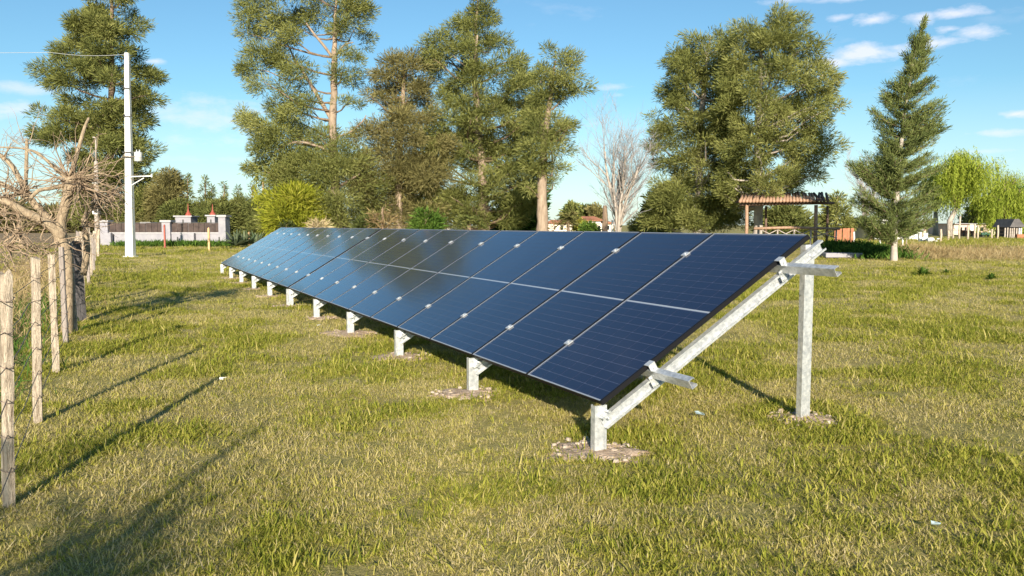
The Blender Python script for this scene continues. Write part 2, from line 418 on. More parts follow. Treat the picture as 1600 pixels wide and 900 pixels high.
# note: local x runs away from the camera along the row
FT = .035
fr = MB()
lip = .011
fr.box((0, 0, -FT), (.0025, PL, 0)); fr.box((PW - .0025, 0, -FT), (PW, PL, 0)); fr.box((.0025, 0, -FT), (PW - .0025, .0025, 0)); fr.box((.0025, PL - .0025, -FT), (PW - .0025, PL, 0))
fr.box((.0025, .0025, -FT), (.030, PL - .0025, -FT + .002)); fr.box((PW - .03, .0025, -FT), (PW - .0025, PL - .0025, -FT + .002))
fr.box((0, 0, 0.0002), (lip + .006, PL, .0022)); fr.box((PW - .008, 0, .0002), (PW, PL, .0022), mi=1)
fr.box((lip + .006, 0, .0002), (PW - lip, lip, .0022), mi=1); fr.box((lip + .006, PL - lip, .0002), (PW - lip, PL, .0022), mi=1)
frame_me = fr.mesh('panel_frame', [M['black_frame'], M['lip_glint']])
bs = MB(); bs.box((.003, .003, -.006), (PW - .003, PL - .003, -.0025)); sheet_me = bs.mesh('backsheet', M['backsheet'])
un = MB(); un.box((.004, .004, -.0075), (PW - .004, PL - .004, -.0062)); un.box((PW / 2 - .05, PL * .5 - .05, -.03), (PW / 2 + .05, PL * .5 + .05, -.0075)); under_me = un.mesh('panel_underside', M['under'])
ms = MB(); ms.box((.013, PL / 2 - .0085, -.0024), (PW - .013, PL / 2 + .0085, -.0012)); mid_me = ms.mesh('middle_strip', M['midstrip'])
CWD, CHT = .1828, .0925
cell_pos = []
for i in range(6):
    for j in range(24):
        x = (PW - 6 * CWD) / 2 + i * CWD
        y = (.018 + j * CHT) if j < 12 else (PL - .018 - 12 * CHT + (j - 12) * CHT)
        cell_pos.append((x, y))
GAPC = .0042
cm = MB(); ch = .006
cm.add([(ch, 0, 0), (CWD - GAPC - ch, 0, 0), (CWD - GAPC, ch, 0), (CWD - GAPC, CHT - GAPC, 0), (0, CHT - GAPC, 0), (0, ch, 0)], [(0, 1, 2, 3, 4, 5)])
cm.add([(ch, 0, -.001), (CWD - GAPC - ch, 0, -.001), (CWD - GAPC, ch, -.001), (CWD - GAPC, CHT - GAPC, -.001), (0, CHT - GAPC, -.001), (0, ch, -.001)], [(5, 4, 3, 2, 1, 0)])
for k in range(6): cm.f.append((k, (k + 1) % 6, 6 + (k + 1) % 6, 6 + k)); cm.m.append(0)
cell_me = cm.mesh('solar_cell', M['cell'])
cs = MB()
for (x, y) in cell_pos:
    b = len(cs.v)
    cs.v += [(vx + x, vy + y, vz) for vx, vy, vz in cm.v]; cs.f += [tuple(b + i for i in f) for f in cm.f]; cs.m += [0] * len(cm.f)
cells_me = cs.mesh('cell_sheet', M['cell'])
clamp = MB(); clamp.box((-.034, -.03, .0025), (.034, .03, .012)); clamp.box((-.007, -.03, -.06), (.007, .03, .0025)); clamp.tube([(0, 0, .012), (0, 0, .019)], .008, 6)
clamp_me = clamp.mesh('clamp', M['white_clamp'])
endc = MB(); endc.box((-.045, -.03, .0025), (.012, .03, .008)); endc.box((-.045, -.03, -.05), (-.039, .03, .0025)); endc.box((-.075, -.03, -.056), (-.039, .03, -.05)); endc.tube([(-.058, 0, -.05), (-.058, 0, -.02)], .008, 6)
endc_me = endc.mesh('end_clamp', M['white_clamp'])
S_LO, S_HI = .205 * PL, .835 * PL
def c_section(w, h, lipw, t, flip=1):
    """C profile: web height w, flange h, lip"""
    w2 = w / 2
    p = [(0, -w2), (h, -w2), (h, -w2 + lipw), (h - t, -w2 + lipw), (h - t, -w2 + t), (t, -w2 + t), (t, w2 - t), (h - t, w2 - t), (h - t, w2 - lipw), (h, w2 - lipw), (h, w2), (0, w2)]
    return [(u * flip, v) for u, v in p]
def slope(s, n, y):  # array coordinates of a point s up the slope, n off the panel plane
    return Vector((s * ct - n * st_, y, Z0 + s * st_ + n * ct))
UY = Vector((ct, 0, st_)); UN = Vector((-st_, 0, ct)); EY = Vector((0, 1, 0)); EX = Vector((1, 0, 0)); EZ = Vector((0, 0, 1))
def table(y_start, label, near):
    t = thing('solar_table', label, 'solar array', group='ground mounted solar tables')
    t.matrix_world = MA @ Matrix.Translation((0, y_start, 0))
    for i in range(N_ROW):
        pn = bpy.data.objects.new('solar_panel', frame_me); C.objects.link(pn); pn.parent = t
        pn.matrix_local = panel_matrix(i * PITCH_W + .01 + rng.normal(0, .0015)) @ Matrix.Rotation(rng.normal(0, .0012), 4, 'X') @ Matrix.Rotation(rng.normal(0, .0014), 4, 'Y')
        linkmesh('backsheet', sheet_me, pn); linkmesh('underside', under_me, pn); linkmesh('middle_strip', mid_me, pn)
        if near and i < 2:
            for (x, y) in cell_pos: linkmesh('solar_cell', cell_me, pn, Matrix.Translation((x, y, -.0012)))
        else:
            o = linkmesh('cell_sheet', cells_me, pn, Matrix.Translation((0, 0, -.0012))); tag(o, kind='stuff')
    for i in range(N_ROW + 1):
        for s in (S_LO, S_HI):
            if 0 < i < N_ROW:
                linkmesh('clamp', clamp_me, t, panel_matrix(i * PITCH_W) @ Matrix.Translation((0, s, 0)))
            else:
                mm = panel_matrix(.01 if i == 0 else N_ROW * PITCH_W - .01) @ Matrix.Translation((0, s, 0))
                if i: mm = mm @ Matrix.Rotation(math.pi, 4, 'Z')
                linkmesh('end_clamp', endc_me, t, mm)
    over = .46 if near else .12
    for s, ov in ((S_LO, over), (S_HI, over * 1.2)):
        p = MB(); p.prism(c_section(.068, .05, .015, .003, 1), slope(s - .03, -FT - .037, -ov), slope(s - .03, -FT - .037, N_ROW * PITCH_W + .08), UY, UN)
        p.build('purlin', M['galv'], t)
    POFF = .004
    for k, y in enumerate(POSTS):
        yy = y - .015
        r = MB(); n = -FT - .073 - .045
        r.prism(c_section(.09, .05, .016, .003, -1), slope(-.06, n, yy), slope(PL + .10, n, yy), EY, UN)
        # bolt heads
        for sb in (.05, S_LO - .08, S_HI - .1, PL + .02):
            q = slope(sb, n, yy); r.tube([q + EY * .004, q - EY * .012], .012, 6)
        r.build('rafter', M['galv'], t)
        for sp_ in (S_LO, S_HI):
            cl_ = MB(); cl_.prism([(-.035, -.055), (-.029, -.055), (-.029, .055), (-.035, .055)], slope(sp_, n + .02, yy - .054), slope(sp_, n + .02, yy - .0502), UY, UN)
            cl_.prism([(-.062, -.04), (-.004, -.04), (-.004, .055), (-.062, .055)], slope(sp_, n + .02, yy - .058), slope(sp_, n + .02, yy - .0542), UY, UN)
            for dn in (-.02, .035): q = slope(sp_ - .045, n + .02 + dn, yy - .058); cl_.tube([q, q - EY * .012], .010, 6)
            cl_.build('cleat', M['galv'], t)
        f = MB(); xf = .03 + rng.normal(0, .004)
        top = Z0 + (0.02) * st_ - .05
        f.prism(c_section(.10, .055, .016, .003, 1), (xf, yy + POFF, -.15), (xf, yy + POFF, top), EY, EX)
        for zb in (.035, .085): f.tube([(xf + .03, yy + POFF, top - zb), (xf + .03, yy - .066, top - zb)], .010, 6)
        f.build('front_post', M['galv'], t)
        b = MB(); xr = 2.02
        topr = (slope(PL + .04, n, yy)).z + .03
        b.prism(c_section(.10, .055, .016, .003, 1), (xr, yy + POFF, -.15), (xr, yy + POFF, topr), EY, EX)
        for zb in (.05, .09): b.tube([(xr, yy + POFF, topr - zb), (xr, yy - .012, topr - zb)], .011, 6)
        b.build('rear_post', M['galv'], t)
    return t
t1 = table(0, 'nearer table of ten dark blue solar panels with steel rafters showing at its open end', True)
t2 = table(N_ROW * PITCH_W + .09, 'farther table of ten blue solar panels beyond the wide black joint', False)
post_xy = []
for ys_ in (0, N_ROW * PITCH_W + .09):
    for y in POSTS:
        for x in (.015, 2.02): post_xy.append(arr(x, ys_ + y, 0))

# soil and rubble round every post foot
soil_spots = []
def chip(mb, c, r):
    n = 7; pts = []
    base = [Vector((math.cos(2 * math.pi * k / n) * r * random.uniform(.6, 1.2), math.sin(2 * math.pi * k / n) * r * random.uniform(.5, 1.0), 0)) for k in range(n)]
    h = r * random.uniform(.35, .8); rot = Matrix.Rotation(random.uniform(0, 6.3), 3, 'Z') @ Matrix.Rotation(random.uniform(-.4, .4), 3, 'X')
    vs = [c + rot @ b for b in base] + [c + rot @ (b * .7 + Vector((0, 0, h))) for b in base]
    mb.add(vs, [tuple(range(n))[::-1], tuple(range(n, 2 * n))] + [(k, (k + 1) % n, n + (k + 1) % n, n + k) for k in range(n)])
for k, p in enumerate(post_xy):
    n = 72; mb = MB(); r0 = random.uniform(.28, .42); off = Vector((random.uniform(-.04, .10), random.uniform(-.08, .08), 0))
    rings = []
    for q in range(5):
        fr_ = q / 4
        for a in range(n):
            th = 2 * math.pi * a / n
            rr = r0 * fr_ * (1 + .75 * (fbm(math.cos(th) * 2.6 + k * 7.3, math.sin(th) * 2.6, 4) - .5) * 2)
            x = p.x + off.x + math.cos(th) * rr * 1.15; y = p.y + off.y + math.sin(th) * rr
            mb.v.append((x, y, gz(x, y) + .004 + (.022 + .03 * (fbm(x * 9, y * 9) - .5)) * (1 - fr_ ** 2) - (.03 if q == 4 else 0)))
    for q in range(4):
        for a in range(n): mb.f.append((q * n + a, q * n + (a + 1) % n, (q + 1) * n + (a + 1) % n, (q + 1) * n + a)); mb.m.append(0)
    o = mb.build('soil_patch', M['soil'], None, True); tag(o, kind='structure')
    soil_spots.append((p.x + off.x, p.y + off.y, r0))
    cb = MB()
    for _ in range(130 if k in (0, 1, 2) else 40):
        th = random.uniform(0, 6.3); rr = r0 * random.uniform(.15, 1.0) ** .8
        x = p.x + off.x + math.cos(th) * rr; y = p.y + off.y + math.sin(th) * rr
        chip(cb, Vector((x, y, gz(x, y) + .012)), random.choice([.006, .007, .008, .010, .012, .015, .02, .03]))
    o = cb.build('rubble', M['rubble']); tag(o, 'broken pale concrete chips round a steel post foot', kind='stuff')
WS = []
# ------------------------------------------------------------------ wire fence on the left
fence = thing('wire_fence', 'weathered wooden post and wire fence running away along the left', 'fence')
def fence_post(px, py, top_py, w, mt, lean=(0, 0), rough_=.006, base=None, h=None, name='fence_post'):
    b = base if base is not None else gp(px, py)
    if h is None: h = at(px, top_py, b.y).z
    mb = MB(); n = 9; segs = 9
    ang0 = random.uniform(0, 1)
    for q in range(segs + 1):
        f = q / segs
        for a in range(n):
            th = 2 * math.pi * a / n
            sq = 1 / max(abs(math.cos(th)), abs(math.sin(th))) ** .55
            r = w / 2 * sq * (1 + random.uniform(-.10, .10)) * (1 - .08 * f)
            x = b.x + math.cos(th + ang0) * r + lean[0] * f; y = b.y + math.sin(th + ang0) * r * .8 + lean[1] * f
            mb.v.append((x, y, -.15 + (h + .15) * f + (random.uniform(-.03, .01) if q == segs else 0)))
    for q in range(segs):
        for a in range(n): mb.f.append((q * n + a, q * n + (a + 1) % n, (q + 1) * n + (a + 1) % n, (q + 1) * n + a)); mb.m.append(0)
    mb.f.append(tuple(segs * n + a for a in range(n))); mb.m.append(0)
    o = mb.build(name, mt, fence)
    return b, h
fp = []
fp.append(fence_post(12, 791, 423, .066, M['wood'], (.055, 0)))
fp.append(fence_post(58, 660, 402, .075, M['wood'], (.05, 0)))
fp.append(fence_post(88, 582, 397, .075, M['wood'], (.0, 0)))
fp.append(fence_post(103, 536, 385, .075, M['wood_grey'], (-.01, 0)))
fp.append(fence_post(117, 519, 380, .085, M['wood'], (-.02, 0)))
fence_post(127, 501, 377, .17, M['wood_dark'], (-.03, 0))
far_d = (fp[4][0] - FA).length
for k in range(24):
    d = far_d + 1.7 + k * (.85 + .045 * k)
    b = FA + FDIR * d; b.x += random.uniform(-.08, .08)
    fp.append(fence_post(0, 0, 0, random.choice([.08, .09, .11]), random.choice([M['wood'], M['wood'], M['wood_grey']]), (random.uniform(-.08, .08), random.uniform(-.08, .08)), base=b, h=random.uniform(1.15, 1.55)))
for k in range(0):   # the fence goes on beside and behind the camera
    b = FA - FDIR * (1.35 + k * 1.7)
    fence_post(0, 0, 0, .08, M['wood'], (random.uniform(-.04, .04), 0), base=b, h=random.uniform(1.25, 1.4))
fend = FA + FDIR * 46; fstart = FA - FDIR * 8
for hgt in (.22, .42, .62, .82, 1.02, 1.2):
    mb = MB(); pts = []
    for k in range(60):
        f = (k / 59) ** 1.6
        p = fstart.lerp(fend, f); pts.append((p.x + .03 + random.uniform(-.012, .012), p.y, hgt + random.uniform(-.025, .025)))
    mb.tube(pts, .0032, 4); mb.build('wire', M['wire'], fence)
for (b, h) in fp[:5]:    # wire ties twisted round the near posts
    for hgt in (.22, .42, .62, .82, 1.02, 1.2):
        if hgt > h - .05: continue
        mb = MB(); r = .047; pts = []
        lean_f = hgt / h
        for a in range(11):
            th = -2.6 + a * .52
            pts.append((b.x + (.05 * lean_f if b is fp[0][0] or b is fp[1][0] else 0) + math.cos(th) * r, b.y + math.sin(th) * r * .9, hgt + .012 * math.sin(th * 2)))
        pts.append((pts[-1][0] + .03, pts[-1][1] - .02, hgt + random.uniform(-.03, .03)))
        mb.tube(pts, .0028, 4); mb.build('wire_tie', M['wire'], fence)

# ------------------------------------------------------------------ bare pollarded trees behind the fence
def curve_pts(a, d, length, n, droop, jit, r_):
    p = Vector(a); d = Vector(d).normalized(); pts = [p.copy()]
    wander = Vector((random.gauss(0, 1), random.gauss(0, 1), random.gauss(0, 1))) * jit
    for i in range(n):
        d = (d + wander / n + Vector((random.gauss(0, 1), random.gauss(0, 1), random.gauss(0, 1))) * jit * .35 + Vector((0, 0, droop / n))).normalized()
        p = p + d * length / n; pts.append(p.copy())
    return pts
def limb_px(mb, seq, Y, n=10, radscale=.88):
    """limb through photo points (x, y, depth offset, radius in m)"""
    pts = [at(x, y, Y + dy) for x, y, dy, r in seq]; rad = [r * radscale for *_, r in seq]
    # Catmull-Rom refine
    P = []; Q = []
    for i in range(len(pts) - 1):
        p0 = pts[max(i - 1, 0)]; p1 = pts[i]; p2 = pts[i + 1]; p3 = pts[min(i + 2, len(pts) - 1)]
        for k in range(4):
            t = k / 4
            P.append(.5 * ((2 * p1) + (p2 - p0) * t + (2 * p0 - 5 * p1 + 4 * p2 - p3) * t * t + (3 * p1 - p0 - 3 * p2 + p3) * t ** 3))
            Q.append(rad[i] * (1 - t) + rad[i + 1] * t)
    P.append(pts[-1]); Q.append(rad[-1])
    Q = [q * random.uniform(.92, 1.1) for q in Q]
    mb.tube(P, Q, n)
    return P
YP = 11.9
b0 = at(103, 430, YP); b0.z = 0
pol = thing('pollarded_tree', 'bare pollarded tree with a knobbly head of shoots behind the fence', 'tree', b0)
WS.append(pol)
tr = MB()
g0 = at(106, 470, YP); yb = 351.5 + CAM_H / YP * F_PX
limb_px(tr, [(104, yb + 12, 0, .10), (106, 460, 0, .085), (104, 400, 0, .09), (96, 375, 0, .10), (94, 350, 0, .085), (104, 315, 0, .078), (109, 285, 0, .085), (110, 276, 0, .07)], YP, 12)
tr.build('trunk', M['bark_pollard'], pol, True)
lb = MB(); limb_px(lb, [(98, 372, 0, .085), (75, 350, -.1, .075), (45, 335, -.2, .07), (15, 318, -.3, .06), (-30, 300, -.4, .05)], YP); lb.build('limb', M['bark_pollard'], pol, True)
lb = MB(); limb_px(lb, [(90, 360, 0, .07), (70, 335, .15, .06), (48, 312, .25, .055), (32, 282, .3, .05), (15, 255, .35, .04), (-6, 238, .4, .03)], YP); lb.build('limb', M['bark_pollard'], pol, True)
lb = MB(); limb_px(lb, [(48, 312, .25, .05), (25, 298, .3, .045), (-10, 282, .3, .04)], YP); lb.build('limb', M['bark_pollard'], pol, True)
lb = MB(); limb_px(lb, [(40, 300, .28, .03), (41, 260, .3, .03), (42, 222, .3, .026), (41, 219, .3, .02)], YP); lb.build('limb', M['bark_pollard'], pol, True)
lb = MB(); limb_px(lb, [(108, 284, 0, .045), (114, 262, 0, .036), (122, 235, .1, .032), (132, 200, .15, .026), (139, 184, .2, .018)], YP); lb.build('limb', M['bark_pollard'], pol, True)
lb = MB(); limb_px(lb, [(108, 282, 0, .035), (85, 262, -.1, .026), (60, 240, -.2, .022), (35, 232, -.3, .016), (0, 230, -.4, .012)], YP); lb.build('limb', M['bark_pollard'], pol, True)
lb = MB(); limb_px(lb, [(105, 288, 0, .04), (80, 294, -.2, .032), (60, 298, -.3, .03), (46, 312, -.3, .025)], YP); lb.build('limb', M['bark_pollard'], pol, True)
lb = MB(); limb_px(lb, [(130, 430, .6, .06), (136, 390, .6, .055), (133, 345, .6, .045), (140, 330, .7, .03), (160, 318, .8, .024), (185, 300, .9, .016)], YP + .6); lb.build('limb', M['bark_pollard'], pol, True)
tw = MB()
def shoots(px, py, dy, n, L0, L1, spread, bias, r0=.010, droop=-.25, jit=.5):
    c = at(px, py, YP + dy)
    for _ in range(n):
        th = random.uniform(*spread)
        d = Vector((math.cos(th) + bias[0], random.gauss(0, .55), math.sin(th) + bias[1]))
        L = random.uniform(L0, L1); r = r0 * random.uniform(.5, 1.2)
        P = curve_pts(c + Vector((random.gauss(0, .04), random.gauss(0, .04), random.gauss(0, .03))), d, L, 7, droop * random.uniform(-.2, 1.6), jit, r)
        tw.tube(P, [r * (1 - .8 * i / 7) for i in range(8)], 5)
        for _k in range(random.choice([0, 1, 1, 2, 3])):
            i = random.randint(1, 6); dd = (P[i + 1] - P[i]).normalized() + Vector((random.gauss(0, .6), random.gauss(0, .6), random.gauss(0, .6)))
            P2 = curve_pts(P[i], dd, L * random.uniform(.25, .6), 5, droop, jit, r)
            tw.tube(P2, [r * .5 * (1 - .7 * j / 5) for j in range(6)], 4)
shoots(109, 280, 0, 46, .35, 1.0, (-.5, 3.6), (0, .05), .011)
shoots(112, 284, 0, 44, .5, 1.05, (-.7, .6), (.5, .05), .012, -.5, .8)
shoots(112, 284, 0, 22, .4, .8, (-1.1, .1), (.4, -.1), .009, -.9, .9)
shoots(145, 325, .8, 30, .3, .75, (-.3, 2.2), (.3, .1), .010, -.3, .9)
shoots(185, 300, 1.2, 12, .2, .5, (-1.3, 1.6), (-.1, 0), .008, -.3, .9)
shoots(41, 222, .3, 9, .2, .7, (-.2, 3.3), (0, .2), .006)
shoots(5, 245, .3, 12, .3, .8, (-.2, 3.3), (.2, .2), .008)
shoots(35, 300, .1, 22, .4, 1.0, (-.4, 3.5), (0, 0), .010, -.2, .8)
shoots(10, 315, -.2, 26, .4, 1.0, (-1.5, 3.2), (.1, 0), .011, -.3, 1.0)
shoots(70, 350, -.1, 16, .4, 1.0, (-3.1, 3.1), (-.1, -.1), .010, -.3, 1.1)
shoots(30, 365, -.3, 18, .4, 1.1, (-3.1, 3.1), (0, -.1), .011, -.3, 1.1)
shoots(95, 375, 0, 12, .3, .8, (-3.1, 3.1), (-.1, 0), .009, -.4, 1.1)
shoots(10, 385, -.4, 20, .4, 1.2, (-.9, .6), (.4, 0), .010, -.2, 1.0)
shoots(60, 390, -.3, 13, .4, 1.0, (-3.1, 3.1), (0, 0), .009, -.3, 1.0)
shoots(135, 350, .6, 20, .3, .7, (-1.5, 1.8), (.2, 0), .008, -.5, 1.0)
shoots(-40, 330, -.3, 20, .5, 1.3, (-1.0, 1.6), (.5, .1), .012, -.3, .9)
tw.build('twigs', M['twig'], pol, True)
POL = pol

# ------------------------------------------------------------------ poles
def square_pole(mb, base, top, w0, w1):
    d = [(-1, -1), (1, -1), (1, 1), (-1, 1)]
    ch = .18
    ring = lambda c, w: [c + Vector((x * w / 2, y * w / 2, 0)) for x, y in ((-1, -1 + ch), (-1 + ch, -1), (1 - ch, -1), (1, -1 + ch), (1, 1 - ch), (1 - ch, 1), (-1 + ch, 1), (-1, 1 - ch))]
    vs = ring(Vector(base), w0) + ring(Vector(top), w1)
    mb.add(vs, [(k, (k + 1) % 8, 8 + (k + 1) % 8, 8 + k) for k in range(8)] + [tuple(range(8))[::-1], tuple(range(8, 16))])
pb = gp(204, 402); pt = at(198.5, 83, pb.y)
up = thing('utility_pole', 'tall white concrete utility pole with a transformer and a side bracket', 'utility pole', pb)
WS.append(up)
mb = MB(); square_pole(mb, (pb.x, pb.y, -.2), pt, .40, .20); mb.build('shaft', M['white_concrete'], up)
mb = MB(); square_pole(mb, (pb.x, pb.y, -.05), (pb.x, pb.y, .07), .62, .56); mb.build('footing', M['white_concrete'], up)
c = at(216, 244, pb.y - .1); mb = MB(); mb.tube([c - Vector((0, 0, .26)), c - Vector((0, 0, .24)), c + Vector((0, 0, .16)), c + Vector((0, 0, .19)), c + Vector((0, 0, .22))], [.17, .19, .19, .17, .08], 14)
mb.build('transformer', M['steel_grey'], up, True)
mb = MB(); a = at(200, 242, pb.y - .1)
for dz in (-.12, .12): mb.box((a.x - .22, pb.y - .22, a.z + dz - .025), (c.x + .02, pb.y - .16, a.z + dz + .025))
mb.build('transformer_bracket', M['iron'], up)
mb = MB()
for dx in (-.07, .07): mb.tube([c + Vector((dx, 0, .18)), c + Vector((dx, 0, .26)), c + Vector((dx, 0, .27)), c + Vector((dx, 0, .33))], [.03, .045, .025, .02], 8)
mb.build('bushing', M['white_clamp'], up, True)
a = at(205, 276, pb.y - .2); e = at(237, 275, pb.y - .2); l = at(206, 289, pb.y - .2); e2 = at(225, 278, pb.y - .2)
mb = MB(); mb.tube([a, e], .03, 6); mb.tube([l, e2], .025, 6); mb.tube([e - Vector((0, 0, .06)), e + Vector((0, 0, .1))], .035, 8); mb.build('side_bracket', M['white_paint'], up)
for y_ in (138, 182):
    a = at(199 if y_ == 138 else 200, y_, pb.y - .16); mb = MB()
    mb.box((a.x - .2, a.y - .04, a.z - .02), (a.x + .2, a.y, a.z + .02))
    for dx in (-.18, .18): mb.tube([(a.x + dx, a.y - .02, a.z), (a.x + dx, a.y - .02, a.z + .07), (a.x + dx, a.y - .02, a.z + .13)], [.02, .04, .015], 8)
    mb.build('insulator_arm', M['iron'], up)
mb = MB(); L0 = Vector(pt) - Vector((0, 0, .06)); L1 = at(80, 82, pb.y + 8); L2 = at(-400, 60, pb.y + 40)
pts = [L0.lerp(L1, k / 10) - Vector((0, 0, math.sin(math.pi * k / 10) * .12)) for k in range(11)] + [L1.lerp(L2, k / 10) - Vector((0, 0, math.sin(math.pi * k / 10) * .5)) for k in range(1, 11)]
mb.tube(pts, .012, 5); o = mb.build('overhead_wire', M['steel_grey']); tag(o, 'thin wire strung from the top of the white utility pole', 'wire')
# slimmer pole behind the pollarded tree
b = gp(152, 394); tp = at(149.5, 216, b.y)
sp = thing('lamp_pole', 'slim pale pole with a small bent tip behind the bare tree', 'pole', b); WS.append(sp)
mb = MB(); mid = b.lerp(tp, .8); mb.tube([(b.x, b.y, -.2), mid], [.15, .11], 10); mb.build('shaft', M['bark_pale'], sp, True)
mb = MB(); mb.tube([mid, tp, tp + Vector((-.06, 0, .05)), tp + Vector((-.16, 0, .05))], [.05, .045, .04, .05], 8); mb.build('tip', M['bark_pale'], sp, True)
mb = MB()
for f in (.35, .62): q = b.lerp(tp, f); mb.box((q.x - .17, q.y - .17, q.z - .09), (q.x + .17, q.y + .17, q.z + .09))
mb.build('band', M['white_paint'], sp)
# timber pole with a strut
b = gp(411, 377); tp = at(411.5, 284, b.y)
sp = thing('timber_pole', 'tan timber pole propped by a slanting strut beside the agaves', 'pole', b); WS.append(sp)
mb = MB(); mb.tube([(b.x, b.y, -.2), tp], [.13, .10], 10); mb.build('shaft', M['stake'], sp, True)
q0 = at(422, 376, b.y - .4); q1 = at(413, 302, b.y); mb = MB(); mb.tube([q0, q1], .07, 8); mb.build('strut', M['bark_pale'], sp, True)
mb = MB()
for y_ in (292, 300): q = at(411, y_, b.y - .1); mb.box((q.x - .18, q.y - .05, q.z - .03), (q.x + .18, q.y, q.z + .03))
mb.build('cross_bolt', M['iron'], sp)
def stake(px, py, tpy, w, mt, label, cap=None):
    b = gp(px, py); h = at(px, tpy, b.y).z; mb = MB()
    x, y = b.x, b.y
    mb.box((x - w / 2, y - w / 2, -.1), (x + w / 2, y + w / 2, h)); mb.add([(x - w/2, y - w/2, h), (x + w/2, y - w/2, h), (x + w/2, y + w/2, h), (x - w/2, y + w/2, h), (x, y, h + w * .7)], [(0,1,4),(1,2,4),(2,3,4),(3,0,4)])
    if cap: mb.box((x - w * cap, y - w * .6, h - .1), (x + w * cap, y + w * .6, h - .02))
    o = mb.build('marker_stake', mt); tag(o, label, 'stake', 'stakes in front of the boundary wall')
stake(258, 388, 352, .10, M['red'], 'red stake standing against the grey boundary wall')
stake(327, 392, 357, .11, M['stake'], 'tan wooden stake before the right part of the boundary wall')
stake(390, 384, 363, .10, M['stake'], 'orange tan short stake with a nailed crossbar beside the agaves', 1.3)

# ------------------------------------------------------------------ boundary wall with pillars
WY = 62.0
bw = thing('boundary_wall', 'low lilac grey boundary wall with square pillars and dark infill', 'wall', at(260, 382, WY)); WS.append(bw)
def wx(px, Y=WY): return at(px, 360, Y).x
def wz(py, Y=WY): return at(800, py, Y).z
def blk(name, mt, x0, x1, z0, z1, y0, y1, parent, bev=0):
    mb = MB(); mb.box((x0, y0, z0), (x1, y1, z1)); return mb.build(name, mt, parent, bevel=bev)
def pillar(xa, xb, ytop, Y=WY, dep=.75, base=-.1):
    x0, x1 = wx(xa, Y), wx(xb, Y)
    p = blk('pillar', M['grey_render'], x0, x1, base, wz(ytop + 3, Y), Y - dep / 2, Y + dep / 2, bw)
    mb = MB(); mb.box((x0 - .1, Y - dep / 2 - .1, wz(ytop + 3, Y)), (x1 + .1, Y + dep / 2 + .1, wz(ytop, Y))); mb.build('cap', M['cap'], p)
    return p
pillar(160, 172, 344); pillar(256, 269, 344); pillar(345, 356, 336, dep=1.0)
for (xa, xb) in ((172, 256), (269, 345)):
    blk('wall_panel', M['grey_render'], wx(xa) + .002, wx(xb) - .002, -.1, wz(365), WY - .14, WY + .14, bw)
    blk('coping', M['cap'], wx(xa) + .002, wx(xb) - .002, wz(365), wz(363), WY - .2, WY + .2, bw)
    n = 9
    for k in range(n):
        x0 = wx(xa) + (wx(xb) - wx(xa)) * k / n; x1 = wx(xa) + (wx(xb) - wx(xa)) * (k + 1) / n
        blk('infill_board', M['mesh_brown'], x0 + .015, x1 - .015, wz(363), wz(348.5 + (.3 if k % 2 else 0)), WY - .03 - .012 * (k % 3), WY + .02, bw)
    blk('top_rail', M['iron'], wx(xa), wx(xb), wz(348.4), wz(347.6), WY - .06, WY + .05, bw)
blk('wall_buttress', M['grey_render'], wx(296), wx(307), -.1, wz(364), WY - .55, WY - .142, bw)
blk('wall_buttress', M['grey_render'], wx(166), wx(180), -.1, wz(364), WY - .75, WY - .42, bw)
for xx in (280.5, 345):
    blk('slot', M['iron'], wx(xx), wx(xx + 2), wz(380), wz(370), WY - .53, WY - .5, bw)
# rear gate pillars
gpill = thing('gate_pillars', 'pale twin gate pillars with red spires rising behind the boundary wall', 'gate', at(310, 380, 65.5)); WS.append(gpill)
YG = 65.5
for (xa, xb, yt, xc, yr) in ((280, 304, 337, 295, 318), (329, 341, 336, 333, 319)):
    x0, x1 = wx(xa, YG), wx(xb, YG)
    p = blk('pillar', M['grey_render'], x0, x1, -.1, wz(yt + 2, YG), YG - .7, YG + .7, gpill)
    mb = MB(); mb.box((x0 - .12, YG - .82, wz(yt + 2, YG)), (x1 + .12, YG + .82, wz(yt, YG))); mb.build('cap', M['cap'], p)
    cx = wx(xc, YG); zt = wz(yt, YG); zr = wz(yr, YG); mb = MB(); r = .22
    mb.tube([(cx, YG, zt), (cx, YG, zt + .06), (cx, YG, zt + .12), (cx, YG, zt + (zr - zt) * .32), (cx, YG, zt + (zr - zt) * .5), (cx, YG, zr)], [r * 1.1, r * 1.1, r, r * .45, r * .2, .02], 10)
    mb.build('red_spire', M['red'], gpill)
    blk('slot', M['iron'], wx((xa + xb) / 2 - 1, YG), wx((xa + xb) / 2 + 1, YG), wz(350, YG), wz(343, YG), YG - .72, YG - .69, gpill)
x0, x1 = wx(228, 66), wx(238, 66)
o = thing('inner_pillar', 'grey brown capped pillar behind the wall beside the utility pole', 'pillar', (x0, 66, 0)); WS.append(o)
blk('pillar', M['mesh_brown'] if False else M['grey_render'], x0, x1, 0, wz(350, 66), 65.6, 66.4, o); blk('cap', M['cap'], x0 - .2, x1 + .15, wz(350, 66), wz(347, 66), 65.4, 66.6, o)

